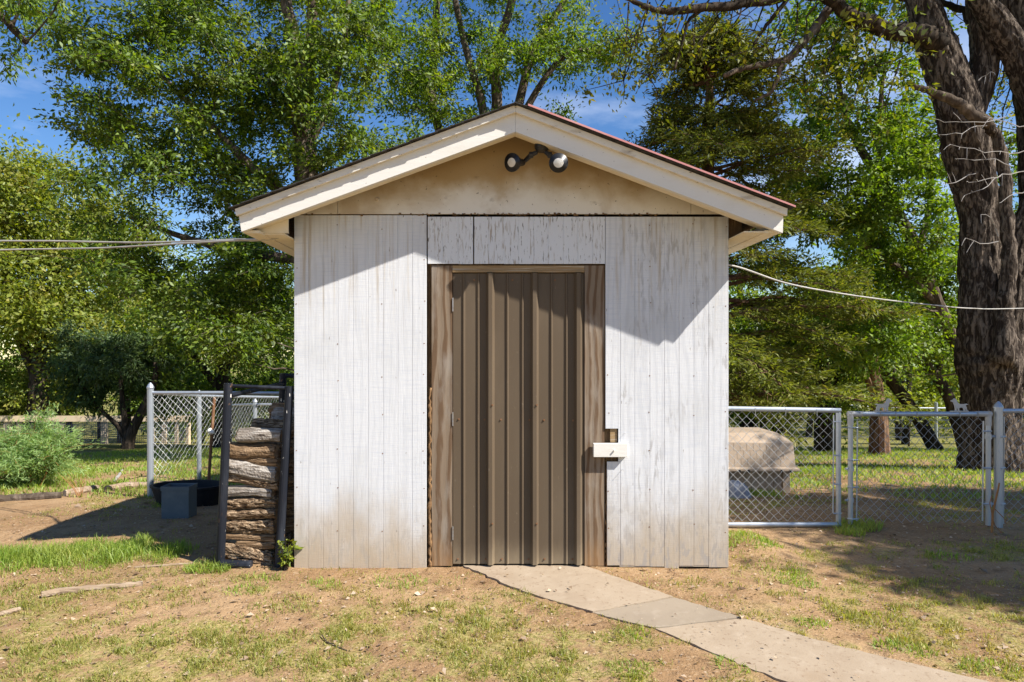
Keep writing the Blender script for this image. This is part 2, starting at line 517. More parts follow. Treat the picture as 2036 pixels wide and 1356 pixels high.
M['concrete'] = layered('tan_concrete', (0.345, 0.272, 0.192), [
    ((0.29, 0.22, 0.15), {'s': 3.0, 'd': 6}, 0.42, 0.68, 0.7),
    ((0.40, 0.325, 0.24), {'s': 11, 'd': 6}, 0.52, 0.72, 0.6),
    ((0.22, 0.155, 0.10), {'s': 34, 'd': 7}, 0.57, 0.68, 0.75),
    ((0.20, 0.145, 0.095), {'s': 2.2, 'd': 8, 'dist': 0.8, 'loc': (1, 7, 0)}, 0.56, 0.70, 0.18),
    ((0.30, 0.21, 0.13), {'s': 1.7, 'd': 8, 'loc': (3, 3, 0)}, 0.56, 0.68, 0.5),
], [({'s': 120, 'd': 5}, 0.35, 0.003), ({'s': 14, 'd': 4}, 0.2, 0.006)], rough=0.92, spec=0.15)
M['concrete_grey'] = layered('greyer_concrete', (0.29, 0.235, 0.17), [
    ((0.25, 0.20, 0.145), {'s': 3.0, 'd': 6}, 0.42, 0.68, 0.7),
    ((0.36, 0.30, 0.23), {'s': 11, 'd': 6}, 0.52, 0.72, 0.5),
    ((0.24, 0.18, 0.13), {'s': 38, 'd': 6}, 0.62, 0.70, 0.6),
], [({'s': 120, 'd': 5}, 0.3, 0.003)], rough=0.92, spec=0.15)

def bark_mat(name, dark, light, s=(9, 9, 1.6), bump=0.9, dist=0.03, moss=None):
    L = [(light, {'s': s, 'd': 7, 'dist': 0.8}, 0.42, 0.66, 0.9),
         (tuple(c * 0.45 for c in dark), {'s': (s[0] * 1.7, s[1] * 1.7, s[2] * 1.5), 'd': 5, 'loc': (3, 1, 4)}, 0.56, 0.70, 0.8)]
    if moss: L.append((moss, {'s': 2.4, 'd': 5}, 0.55, 0.7, 0.5))
    return layered(name, dark, L, [({'s': s, 'd': 7, 'dist': 0.8}, bump, dist), ({'s': (s[0] * 4, s[1] * 4, s[2] * 4), 'd': 5}, 0.5, dist * 0.3)], rough=0.95, spec=0.08)
M['oak_bark'] = bark_mat('furrowed_grey_bark', (0.036, 0.027, 0.021), (0.23, 0.185, 0.145), (19, 19, 5.0), 1.0, 0.05)
M['bark'] = bark_mat('brown_bark', (0.075, 0.057, 0.042), (0.19, 0.15, 0.115))
M['bark_dark'] = bark_mat('dark_bark', (0.030, 0.024, 0.018), (0.085, 0.064, 0.046))
M['bark_red'] = bark_mat('reddish_bark', (0.10, 0.055, 0.035), (0.25, 0.16, 0.10))
M['dead_twig'] = layered('bleached_twig', (0.33, 0.31, 0.29), [((0.25, 0.22, 0.19), {'s': 6, 'd': 4}, 0.5, 0.7, 0.6)], rough=0.9, spec=0.1)
M['log_bark'] = layered('rough_firewood_bark', (0.15, 0.098, 0.058), [
    ((0.40, 0.29, 0.185), {'s': (13, 42, 42), 'd': 8, 'dist': 1.2}, 0.47, 0.58, 0.95),
    ((0.030, 0.020, 0.013), {'s': (16, 60, 60), 'd': 6, 'dist': 0.8, 'loc': (2, 2, 2)}, 0.54, 0.61, 0.95)],
    [({'s': (13, 42, 42), 'd': 8, 'dist': 1.2}, 1.0, 0.02), ({'s': (90, 90, 90), 'd': 4}, 0.5, 0.004)], rough=0.97, spec=0.04)
M['log_grey'] = layered('grey_split_firewood', (0.23, 0.195, 0.16), [
    ((0.40, 0.365, 0.32), {'s': (5, 70, 70), 'd': 7, 'dist': 0.5}, 0.46, 0.60, 0.9),
    ((0.045, 0.033, 0.024), {'s': (6, 95, 95), 'd': 5, 'dist': 0.4, 'loc': (2, 2, 2)}, 0.56, 0.62, 0.95)],
    [({'s': (5, 80, 80), 'd': 7, 'dist': 0.5}, 1.0, 0.012)], rough=0.95, spec=0.05)
M['log_brown'] = layered('brown_split_firewood', (0.17, 0.108, 0.06), [
    ((0.33, 0.225, 0.135), {'s': (6, 60, 60), 'd': 7, 'dist': 0.7}, 0.46, 0.60, 0.9),
    ((0.04, 0.026, 0.017), {'s': (7, 85, 85), 'd': 5, 'dist': 0.5}, 0.56, 0.62, 0.95)],
    [({'s': (6, 70, 70), 'd': 7, 'dist': 0.6}, 1.0, 0.014)], rough=0.97, spec=0.04)
M['log_end'] = layered('sawn_log_end', (0.34, 0.24, 0.145), [((0.20, 0.13, 0.075), {'s': 30, 'd': 5}, 0.45, 0.7, 0.8)], [({'s': 60, 'd': 4}, 0.5, 0.004)], rough=0.95, spec=0.06)
M['beige_plastic'] = layered('beige_moulded_plastic', (0.34, 0.26, 0.185), [
    ((0.21, 0.16, 0.115), {'s': 5, 'd': 6}, 0.48, 0.7, 0.6), ((0.38, 0.31, 0.24), {'s': 18, 'd': 5}, 0.55, 0.75, 0.4)],
    [({'s': 60, 'd': 4}, 0.1, 0.003)], rough=0.6, spec=0.3)
M['blue_grey'] = layered('blue_grey_plastic', (0.105, 0.125, 0.135), [((0.15, 0.165, 0.17), {'s': 9, 'd': 6}, 0.45, 0.7, 0.6)], rough=0.7, spec=0.2)
M['black_rubber'] = layered('black_rubber', (0.015, 0.015, 0.017), [((0.05, 0.042, 0.035), {'s': 9, 'd': 6}, 0.5, 0.72, 0.6)], rough=0.7, spec=0.25)
M['grey_cloth'] = layered('grey_sheet', (0.22, 0.235, 0.27), [((0.20, 0.21, 0.24), {'s': 9, 'd': 6}, 0.45, 0.7, 0.7)], rough=0.85)
M['fence_wood'] = layered('pale_fence_lumber', (0.66, 0.52, 0.35), [((0.48, 0.36, 0.23), {'s': (5, 5, 5), 'd': 6}, 0.48, 0.7, 0.7)], [({'s': (30, 30, 6), 'd': 4}, 0.3, 0.004)], rough=0.85, spec=0.15)
M['fence_wire'] = layered('dark_welded_wire', (0.09, 0.11, 0.15), rough=0.5, metal=0.5)
M['aluminium'] = layered('cast_grey_aluminium', (0.40, 0.395, 0.38), [((0.28, 0.27, 0.25), {'s': 30, 'd': 4}, 0.5, 0.7, 0.5)], rough=0.55, metal=0.3)
M['mud'] = layered('dried_mud', (0.17, 0.10, 0.05), [((0.32, 0.19, 0.09), {'s': 26, 'd': 5}, 0.45, 0.7, 0.9)], [({'s': 50, 'd': 5}, 0.8, 0.01)], rough=0.98, spec=0.05)
M['weathered_wood'] = layered('weathered_fallen_wood', (0.27, 0.195, 0.13), [
    ((0.42, 0.34, 0.25), {'s': (5, 30, 30), 'd': 6}, 0.45, 0.68, 0.8), ((0.09, 0.06, 0.04), {'s': (6, 40, 40), 'd': 5}, 0.57, 0.68, 0.8)],
    [({'s': (4, 40, 40), 'd': 5}, 0.8, 0.01)], rough=0.95, spec=0.06)
M['orange_twig'] = layered('orange_brown_stem', (0.30, 0.14, 0.05), rough=0.8)

# foliage
M['leaf_dark'] = leafy('deep_green_leaves', (0.026, 0.058, 0.005), (0.155, 0.235, 0.014), (0.22, 0.21, 0.018), 0.4)
M['leaf_mid'] = leafy('mid_green_leaves', (0.045, 0.092, 0.007), (0.19, 0.28, 0.017), (0.24, 0.21, 0.02), 0.4)
M['leaf_bright'] = leafy('bright_green_leaves', (0.06, 0.118, 0.008), (0.19, 0.28, 0.02), (0.24, 0.22, 0.02), 0.3)
M['leaf_yellow'] = leafy('yellow_green_leaves', (0.085, 0.125, 0.010), (0.26, 0.30, 0.03), (0.30, 0.22, 0.03), 0.5)
M['leaf_oak'] = leafy('olive_oak_leaves', (0.065, 0.09, 0.008), (0.17, 0.175, 0.015), (0.27, 0.20, 0.02), 0.4)
M['leaf_light'] = leafy('light_grey_green_leaves', (0.060, 0.105, 0.035), (0.13, 0.185, 0.07), None)
M['needle'] = leafy('olive_cedar_needles', (0.060, 0.078, 0.012), (0.185, 0.21, 0.03), (0.22, 0.16, 0.05), 0.3, trans=0.35, gloss=0.02)
M['leaf_peach'] = leafy('dark_blue_green_leaves', (0.032, 0.065, 0.015), (0.10, 0.15, 0.035), None, trans=0.3)
M['feather_weed'] = leafy('feathery_weed_green', (0.15, 0.25, 0.075), (0.29, 0.40, 0.14), None)
M['grass_lush'] = leafy('lush_grass_blades', (0.14, 0.23, 0.025), (0.30, 0.38, 0.06), (0.42, 0.35, 0.10), 0.35)
M['grass_dry'] = leafy('dry_lawn_blades', (0.19, 0.22, 0.04), (0.36, 0.33, 0.09), (0.42, 0.31, 0.13), 0.6)
M['litter'] = leafy('dry_leaf_litter', (0.14, 0.085, 0.05), (0.48, 0.36, 0.25), None, trans=0.1, gloss=0.05)

# ground: bare reddish-brown dirt with thatch where grass grows
m, nt, out = new_mat('dirt_and_thatch')
T = NT(nt)
bs = T.n('ShaderNodeBsdfPrincipled')
bs.inputs['Roughness'].default_value = 0.97
bs.inputs['Specular IOR Level'].default_value = 0.08
cur = T.mix(T.rng(T.tex({'s': 0.9, 'd': 6}), 0.38, 0.66), (0.27, 0.165, 0.083), (0.355, 0.232, 0.125))
cur = T.mix(T.rng(T.tex({'s': 7, 'd': 7}), 0.50, 0.70, 0, 0.7), cur, (0.16, 0.092, 0.048))
cur = T.mix(T.rng(T.tex({'s': (26, 60, 26), 'd': 7, 'dist': 1.0}), 0.56, 0.66, 0, 0.65), cur, (0.45, 0.335, 0.21))
cur = T.mix(T.rng(T.tex({'s': 60, 'd': 5}), 0.60, 0.68, 0, 0.8), cur, (0.11, 0.065, 0.035))
cov = T.tex({'t': 'attr', 'name': 'cover'})
thatch = T.mix(T.rng(T.tex({'s': (45, 45, 45), 'd': 6}), 0.40, 0.62), (0.19, 0.185, 0.045), (0.40, 0.325, 0.14))
far_green = T.rng(T.tex({'t': 'y'}), 13, 19, 0, 0.9)
cur = T.mix(far_green, cur, (0.085, 0.105, 0.018))
cur = T.mix(T.mul(T.rng(cov, 0.25, 0.95, 0, 0.72), T.rng(T.tex({'s': 12, 'd': 6}), 0.36, 0.56)), cur, thatch)
T.link(cur, bs.inputs['Base Color'])
b1 = T.n('ShaderNodeBump'); b1.inputs['Strength'].default_value = 0.7; b1.inputs['Distance'].default_value = 0.03
T.link(T.tex({'s': 14, 'd': 8}), b1.inputs['Height'])
b2 = T.n('ShaderNodeBump'); b2.inputs['Strength'].default_value = 0.7; b2.inputs['Distance'].default_value = 0.012
T.link(T.tex({'s': 70, 'd': 6}), b2.inputs['Height'])
T.link(b1.outputs[0], b2.inputs['Normal']); T.link(b2.outputs[0], bs.inputs['Normal'])
T.link(bs.outputs[0], out.inputs['Surface'])
M['ground'] = m

# ---------------------------------------------------------------- ground sheet
def ell(x, y, c, rx, ry):
    return ((x - c[0]) / rx) ** 2 + ((y - c[1]) / ry) ** 2
g_lush1 = G(165, 1106); g_lush1b = G(60, 1112); g_lush2 = G(1490, 1085); g_lush2b = G(1560, 1135)
def lush(x, y):
    """dense green growth: the patch left of the log rack and the strip beside the shed"""
    w = (fbm(x * 5, y * 5, 31, 3) - 0.5) * 2.0
    a = 1.15 - ell(x, y, g_lush1, 0.80, 0.42) + w
    a2 = 1.0 - ell(x, y, g_lush1b, 0.75, 0.24) + w
    b = 0.75 - ell(x, y, g_lush2, 0.34, 0.40) + w
    b2 = 0.35 - ell(x, y, g_lush2b, 0.32, 0.30) + w
    return np.clip(np.maximum(np.maximum(a, a2), np.maximum(b, b2)), 0, 1)

PATH = [(-.231, 4.83), (.623, 4.83), (1.101, 4.21), (1.408, 3.89), (1.79, 3.50), (2.26, 3.144), (2.75, 2.75), (1.75, 2.75), (1.332, 3.144), (1.10, 3.43), (.87, 3.75), (.564, 3.967), (.08, 4.43)]
def in_poly(x, y, poly):
    x = np.asarray(x, float); y = np.asarray(y, float)
    r = np.zeros(np.shape(x), bool)
    n = len(poly)
    for i in range(n):
        x1, y1 = poly[i]; x2, y2 = poly[(i + 1) % n]
        c = ((y1 > y) != (y2 > y)) & (x < (x2 - x1) * (y - y1) / (y2 - y1 + 1e-12) + x1)
        r ^= c
    return r

def cover(x, y):
    """how much grass grows at a spot, 0 to 1"""
    x = np.asarray(x, float); y = np.asarray(y, float)
    n = fbm(x * 1.5, y * 1.5, 3, 4) * 0.6 + fbm(x * 6, y * 6, 8, 3) * 0.4
    base = np.clip((n - 0.42) * 6.0, 0, 1)
    front = np.clip((4.5 - y) / 0.8, 0.0, 1.0)                # thin lawn towards the camera
    dirt_l = np.clip(1.3 - ell(x, y, (-2.7, 5.9), 1.5, 1.0), 0, 1)   # trodden dirt left of the shed
    gate = np.clip(1.4 - ell(x, y, (3.2, 5.7), 2.4, 0.75), 0, 1)     # trodden dirt at the gate
    door = np.clip(1.35 - ell(x, y, (0.3, 4.75), 1.8, 0.42), 0, 1)
    edge = np.clip(1.2 - ell(x, y, (0.9, 4.05), 0.9, 0.45), 0, 1)
    c = base * (0.42 + 0.58 * front)
    back = np.clip((y - 7.3) / 1.2, 0, 1)
    c = np.maximum(c, back * np.clip((n - 0.37) * 5, 0, 1))
    c = np.maximum(c, np.clip((y - 12) / 4, 0, 0.95))
    c = c * (1 - 0.9 * dirt_l) * (1 - 0.85 * gate) * (1 - 0.7 * door) * (1 - 0.5 * edge)
    yard = np.clip(1.2 - ell(x, y, (3.4, 4.75), 1.9, 0.75), 0, 1)    # greener turf right of the path
    c = np.maximum(c, yard * np.clip((n - 0.38) * 5, 0, 1))
    c = np.maximum(c, lush(x, y))
    inside = (x > -1.42) & (x < 1.65) & (y > 4.78) & (y < 8.5)
    c = np.where(inside | in_poly(x, y, PATH), 0, c)
    return c

xs = np.concatenate([np.array([-400, -200, -100, -60, -40, -30, -24, -20, -17]), np.arange(-15, -5, 0.35), np.arange(-5, 6, 0.045), np.arange(6, 15, 0.35), np.array([17, 20, 24, 30, 40, 60, 100, 200, 400])])
ys = np.concatenate([np.array([-40, -20, -10, -5, -2, 0, 1, 2]), np.arange(2.6, 8.4, 0.045), np.arange(8.4, 16, 0.2), np.arange(16, 30, 0.6), np.array([31, 33, 36, 40, 46, 55, 70, 100, 160, 260, 400])])
gx, gy = np.meshgrid(xs, ys)
gzv = gz(gx, gy) + np.where((gy > 2.5) & (gy < 9), (fbm(gx * 9, gy * 9, 40, 3) - 0.5) * 0.018 + (fbm(gx * 3, gy * 3, 44, 2) - 0.5) * 0.02, 0)
def path_dist(x, y):
    d = np.full(np.shape(x), 9.0)
    for i in range(len(PATH)):
        x1, y1 = PATH[i]; x2, y2 = PATH[(i + 1) % len(PATH)]
        ex, ey = x2 - x1, y2 - y1
        t = np.clip(((x - x1) * ex + (y - y1) * ey) / (ex * ex + ey * ey), 0, 1)
        d = np.minimum(d, np.hypot(x - x1 - t * ex, y - y1 - t * ey))
    return d
pw = np.exp(-(path_dist(gx, gy) / 0.16) ** 2)
gzv = gzv * (1 - pw) + pw * (0.002 + (fbm(gx * 7, gy * 7, 55, 2) - 0.5) * 0.03)
pin = in_poly(gx, gy, PATH)
gzv = np.where(pin, np.minimum(gzv, -0.004), gzv)
nx, ny = len(xs), len(ys)
ids = np.arange(nx * ny).reshape(ny, nx)
quads = np.stack([ids[:-1, :-1].ravel(), ids[:-1, 1:].ravel(), ids[1:, 1:].ravel(), ids[1:, :-1].ravel()], 1)
gnd = mesh_np('ground', np.stack([gx.ravel(), gy.ravel(), gzv.ravel()], 1), quads, M['ground'], smooth=True)
at = gnd.data.attributes.new('cover', 'FLOAT', 'POINT')
at.data.foreach_set('value', cover(gx.ravel(), gy.ravel()).astype(np.float32))
tag(gnd, 'bare brown dirt yard with patchy thin lawn around the shed', 'ground', kind='structure')

# ---------------------------------------------------------------- the concrete path
path = empty('path', (0.8, 4.0, 0), 'tan concrete slab path curving from the brown door to the lower right', 'path')
tag(path, kind='structure')
def slab_pts(pts, wob=0.008):
    out_ = []
    rr = random.Random(4)
    for i in range(len(pts)):
        a = pts[i]; b = pts[(i + 1) % len(pts)]
        for k in range(6):
            t = k / 6
            w = wob if k else 0
            out_.append((a[0] + (b[0] - a[0]) * t + rr.uniform(-w, w), a[1] + (b[1] - a[1]) * t + rr.uniform(-w, w)))
    return out_
slabs = [
    ([(-.231, 4.83), (.623, 4.83), (.87, 4.50), (1.098, 4.214), (.567, 3.973), (.30, 4.19), (.07, 4.43), (-.10, 4.67)], 0.012, M['concrete']),
    ([(.571, 3.963), (1.104, 4.206), (1.25, 4.05), (1.405, 3.893), (.873, 3.747), (.70, 3.86)], 0.008, M['concrete_grey']),
    ([(.876, 3.739), (1.409, 3.885), (1.60, 3.69), (1.79, 3.50), (2.02, 3.33), (2.26, 3.144), (2.50, 2.94), (2.62, 2.8), (1.66, 2.8), (1.48, 2.97), (1.332, 3.144), (1.20, 3.30), (1.10, 3.43)], 0.006, M['concrete'])]
for o_, z_, mm in slabs:
    MB().flat(slab_pts(o_), z_ - 0.09, z_).build('slab', mm, path)

# ---------------------------------------------------------------- the shed
WY = 4.8                                   # front wall plane
SX = lambda u: (u - U0) / F * WY
SZ = lambda v: EYE - (v - V0) / F * WY
XL, XR = SX(585), SX(1448.5)
BACK = 8.45
shed = empty('garden_shed', (0.11, WY, 0), 'small white shed with a gabled roof and brown ribbed metal door', 'shed')

def siding_board(x0, x1, z0, z1, y=WY, th=0.012, c=0.0012):
    b = MB()
    prof = [(x0, y + th), (x0, y + c), (x0 + c, y), (x1 - c, y), (x1, y + c), (x1, y + th)]
    return b.prism([(x, yy, z0) for x, yy in prof], [(x, yy, z1) for x, yy in prof])

rs = random.Random(21)
def siding_panel(u0, u1, v0, v1, cuts, m_, rag=0.004):
    x0, x1 = SX(u0), SX(u1)
    root = MB().box((x0 + 0.001, WY + 0.0024, SZ(v1) + 0.004), (x1 - 0.001, WY + 0.016, SZ(v0) - 0.001)).build('wall_panel', m_, shed)
    ed = [u0] + list(cuts) + [u1]
    for i in range(len(ed) - 1):
        a = SX(ed[i]) + (0.0011 if i else 0); b = SX(ed[i + 1]) - (0.0011 if i < len(ed) - 2 else 0)
        siding_board(a, b, SZ(v1) + rs.uniform(-rag, rag), SZ(v0), WY + rs.uniform(-0.0006, 0.0006)).build('board', m_, root)
    return root
siding_panel(585, 848, 428, 1130, [613.5, 643, 672, 702, 732, 761.5, 791, 820], M['siding'])
siding_panel(850.5, 940.5, 431, 524.5, [880, 911], M['siding_lintel'], 0.001)
siding_panel(943, 1203, 431, 524.5, [972, 1002, 1031, 1061, 1090, 1120, 1149, 1178], M['siding_lintel'], 0.001)
# right-hand panel, its first board cut away round the latch
rp = MB().box((SX(1232), WY + 0.0024, SZ(1128) + 0.004), (SX(1448.5) - 0.001, WY + 0.016, SZ(431))).build('wall_panel', M['siding_worn'], shed)
for i, (a, b) in enumerate(zip([1233.5, 1262, 1292, 1321, 1350, 1379.5, 1409], [1262, 1292, 1321, 1350, 1379.5, 1409, 1448.5])):
    siding_board(SX(a) + 0.0011, SX(b) - (0.0011 if i < 6 else 0), SZ(1128) + rs.uniform(-0.010, 0.016), SZ(431), WY + rs.uniform(-0.0006, 0.0006)).build('board', M['siding_worn'], rp)
siding_board(SX(1204), SX(1233) - 0.001, SZ(852), SZ(431)).build('board', M['siding_worn'], rp)
siding_board(SX(1207), SX(1233) - 0.001, SZ(1124), SZ(918)).build('board', M['siding_worn'], rp)
MB().box((SX(1229.5), WY + 0.0004, SZ(918) + 0.0005), (SX(1233) - 0.001, WY + 0.0124, SZ(852) - 0.0005)).build('board', M['siding_worn'], rp)
MB().box((SX(1204.5), WY + 0.030, SZ(930)), (SX(1232), WY + 0.034, SZ(840))).build('latch_backing', M['dark_wood'], shed)
MB().box((SX(1214), WY + 0.012, SZ(880)), (SX(1227), WY + 0.029, SZ(853))).build('latch_block', M['header_wood'], shed)
# framing behind the panels closes the gaps
MB().box((XL + 0.02, WY + 0.036, 0.0), (SX(849), WY + 0.075, SZ(431))).build('wall_stud', M['dark_wood'], shed)
MB().box((SX(1207), WY + 0.036, 0.0), (XR - 0.02, WY + 0.075, SZ(431))).build('wall_stud', M['dark_wood'], shed)
# side and back walls
MB().box((XL, WY + 0.0165, -0.02), (XL + 0.016, BACK, SZ(428))).build('side_wall', M['siding'], shed)
MB().box((XR - 0.016, WY + 0.0165, -0.02), (XR, BACK, SZ(428))).build('side_wall', M['siding_worn'], shed)
MB().slab([(XL + 0.016, 0), (XR - 0.016, 0), (XR - 0.016, SZ(428)), (0.125, 3.05), (XL + 0.016, SZ(428))], BACK - 0.016, BACK).build('back_wall', M['siding'], shed)
for k in range(9):                                       # side boards in the same rhythm
    y0 = WY + 0.02 + k * 0.405
    MB().box((XL - 0.006, y0, -0.01), (XL - 0.0003, y0 + 0.40, SZ(432))).build('side_board', M['siding'], shed)
    MB().box((XR + 0.0003, y0, -0.01), (XR + 0.006, y0 + 0.40, SZ(432))).build('side_board', M['siding_worn'], shed)
# gable boards
def rake_z(x):  # underside of the roof deck
    return 3.10 - abs(x - 0.128) * 0.378
GY = WY - 0.008
gz0 = SZ(427)
def gable_piece(ua, ub):
    xa, xb = SX(ua), SX(ub)
    outl = [(xa, gz0 + 0.004), (xb, gz0 + 0.004), (xb, rake_z(xb) - 0.01)]
    if xa < 0.128 < xb: outl.append((0.128, rake_z(0.128) - 0.01))
    outl.append((xa, rake_z(xa) - 0.01))
    return MB().slab(outl, GY, GY + 0.014)
gable_piece(600, 671.5).build('gable_board', M['gable'], shed)
gable_piece(672.5, 1372.5).build('gable_board', M['gable'], shed)
gable_piece(1373.5, 1432).build('gable_board', M['gable'], shed)
# ragged caulk and dirt along the joint under the gable
mb = MB()
rr = random.Random(5)
for k in range(130):
    u = rr.choice([rr.uniform(610, 1400), rr.uniform(880, 1330), rr.uniform(1000, 1150)])
    s = rr.uniform(0.002, 0.008); x = SX(u); z = gz0 + rr.uniform(-0.006, 0.010)
    mb.box((x - s, GY - 0.004, z - s * 0.6), (x + s, GY + 0.003, z + s * 0.6))
o = mb.build('joint_dirt', M['mud'], shed); o['kind'] = 'stuff'
MB().tube([(SX(751), GY - 0.002, SZ(397)), (SX(751), GY - 0.018, SZ(398))], [0.013, 0.009], 8).build('plug', M['gable'], shed)

# roof: rake boards, trims, deck, shingles, metal sheet
FY = 4.475
fx = lambda u, Y=FY: (u - U0) / F * Y
fz = lambda v, Y=FY: EYE - (v - V0) / F * Y
AX = fx(1025)
MB().slab([(fx(480), fz(460.5)), (AX - 0.0006, fz(262)), (AX - 0.0006, fz(221)), (fx(475), fz(430))], FY, FY + 0.038).build('rake_board', M['trim'], shed)
MB().slab([(AX + 0.0006, fz(262)), (fx(1556.5), fz(463)), (fx(1557.5), fz(429)), (AX + 0.0006, fz(221))], FY, FY + 0.038).build('rake_board', M['trim'], shed)
dz = 0.004
MB().slab([(fx(500), fz(453) + dz), (AX - 0.0006, fz(262) + dz), (AX - 0.0006, fz(230)), (fx(500), fz(428))], FY + 0.0385, FY + 0.115).build('rake_backing', M['soffit'], shed)
MB().slab([(AX + 0.0006, fz(262) + dz), (fx(1524), fz(451) + dz), (fx(1524), fz(425)), (AX + 0.0006, fz(230))], FY + 0.0385, FY + 0.115).build('rake_backing', M['soffit'], shed)
TY = 4.443
tx = lambda u: fx(u, TY); tz = lambda v: fz(v, TY)
ATX = tx(1025.2)
MB().slab([(tx(469), tz(428.5)), (ATX - 0.0005, tz(222.5)), (ATX - 0.0005, tz(208.6)), (tx(467), tz(415.5))], TY, FY - 0.0005).build('upper_trim', M['trim_upper'], shed)
MB().slab([(ATX + 0.0005, tz(222.5)), (tx(1565), tz(428)), (tx(1566), tz(414.5)), (ATX + 0.0005, tz(208.6))], TY, FY - 0.0005).build('upper_trim', M['trim_upper'], shed)
RB = BACK + 0.25
def roof_line(side):
    a = (ATX, tz(208.6)); e = (tx(467), tz(415.5)) if side < 0 else (tx(1566), tz(414.5))
    return a, e
for side in (-1, 1):
    a, e = roof_line(side)
    lo = (-0.0005 * side)
    MB().slab([(a[0] - lo, a[1] - 0.004), (e[0], e[1] - 0.004), (e[0], e[1] - 0.022), (a[0] - lo, a[1] - 0.022)], FY + 0.001, RB - 0.02).build('roof_deck', M['dark_wood'], shed)
# shingle courses, front edge ragged
def shingle_roof(side):
    a, e = roof_line(side)
    mb = MB()
    rr = random.Random(33 + side)
    n = 22
    dx = (e[0] + side * 0.012 - a[0]) / n; dzz = (e[1] - a[1]) / n
    for i in range(n):
        for j in range(16):
            ya = TY - 0.034 + rr.uniform(-0.007, 0.005) if j == 0 else TY + j * (RB - TY) / 16 + 0.004
            yb = TY + (j + 1) * (RB - TY) / 16
            x0, z0 = a[0] + dx * i, a[1] + dzz * i
            x1, z1 = a[0] + dx * (i + 1.25), a[1] + dzz * (i + 1.25)
            t = 0.004 + rr.uniform(0, 0.002)
            up0, up1 = 0.001, 0.007 + rr.uniform(-0.001, 0.002)
            mb.prism([(x0, ya, z0 + up0), (x1, ya, z1 + up1), (x1, ya, z1 + up1 + t), (x0, ya, z0 + up0 + t)],
                     [(x0, yb, z0 + up0), (x1, yb, z1 + up1), (x1, yb, z1 + up1 + t), (x0, yb, z0 + up0 + t)])
    return mb
o = shingle_roof(-1).build('shingle_courses', M['shingle'], shed); o['kind'] = 'stuff'
o = shingle_roof(1).build('shingle_courses', M['shingle'], shed); o['kind'] = 'stuff'
MB().tube([(ATX, TY - 0.016, tz(208.6) + 0.004), (ATX, RB, tz(208.6) + 0.004)], 0.013, 8).build('ridge_cap', M['shingle'], shed)
# faded red metal sheet over the right slope, with a folded front flange
MYF = 4.40
a, e = roof_line(1)
sl = (e[1] - a[1]) / (e[0] - a[0])
mx0 = fx(1050, MYF); mx1 = fx(1582, MYF)
mz = lambda x: a[1] + sl * (x - a[0]) + 0.019
mb = MB()
mb.prism([(mx0, MYF, mz(mx0)), (mx1, MYF, mz(mx1)), (mx1, MYF, mz(mx1) + 0.003), (mx0, MYF, mz(mx0) + 0.003)],
         [(mx0, RB, mz(mx0)), (mx1, RB, mz(mx1)), (mx1, RB, mz(mx1) + 0.003), (mx0, RB, mz(mx0) + 0.003)])
mb.prism([(mx0, MYF - 0.002, mz(mx0) - 0.009), (mx1, MYF - 0.002, mz(mx1) - 0.008), (mx1, MYF - 0.002, mz(mx1) + 0.004), (mx0, MYF - 0.002, mz(mx0) + 0.004)],
         [(mx0, MYF - 0.0002, mz(mx0) - 0.009), (mx1, MYF - 0.0002, mz(mx1) - 0.008), (mx1, MYF - 0.0002, mz(mx1) + 0.004), (mx0, MYF - 0.0002, mz(mx0) + 0.004)])
for k in range(1, 6):
    x = mx0 + (mx1 - mx0) * k / 6
    mb.tube([(x, MYF + 0.12, mz(x) + 0.005), (x, RB - 0.002, mz(x) + 0.005)], 0.012, 6)
mb.build('metal_roof_sheet', M['red_metal'], shed)
# box eaves
EZ = fz(461)
exl, exr = fx(480), fx(1556.5)
def eave(side):
    xo = exl if side < 0 else exr
    xw = XL if side < 0 else XR
    xm = xo - side * 0.105
    lo, hi = sorted((xm + side * 0.001, xo)); MB().box((lo, FY + 0.0385, EZ - 0.001), (hi, BACK, EZ + 0.017)).build('eave_trim', M['soffit'], shed)
    lo, hi = sorted((xw + side * 0.0065, xm)); MB().box((lo, FY + (0.125 if side < 0 else 0.04), EZ + 0.004), (hi, BACK, EZ + 0.012)).build('soffit', M['soffit'], shed)
    lo, hi = sorted((xo - side * 0.020, xo - side * 0.0005)); MB().box((lo, FY + 0.0386, EZ + 0.0175), (hi, BACK, fz(432))).build('eave_fascia', M['trim'], shed)
eave(-1); eave(1)
# closing board on the left, open gap on the right with a brown block inside
yb = FY + 0.117
MB().slab([(fx(497, yb), EZ + 0.013), (fx(573, yb), EZ + 0.013), (fx(573, yb), fz(426, yb)), (fx(520, yb), fz(436, yb))], yb, yb + 0.012).build('eave_closer', M['soffit'], shed)
MB().slab([(XR + 0.008, EZ + 0.013), (1.74, EZ + 0.013), (1.74, 2.46), (XR + 0.008, 2.48)], WY + 0.02, WY + 0.05).build('eave_blocking', M['dark_wood'], shed)

# nail heads in rows down the panels
mb = MB(); rr = random.Random(14)
for u in (590, 672, 761, 843, 1209, 1292, 1379, 1443):
    for v in list(range(450, 1120, 75)):
        if rr.random() < 0.25 or (u == 1209 and 830 < v < 930): continue
        x, z = SX(u + rr.uniform(-2, 2)), SZ(v + rr.uniform(-9, 9))
        mb.tube([(x, WY + 0.001, z), (x, WY - 0.0016, z)], 0.0042, 6)
o = mb.build('nail_heads', M['rust_pipe'], shed); o['kind'] = 'stuff'
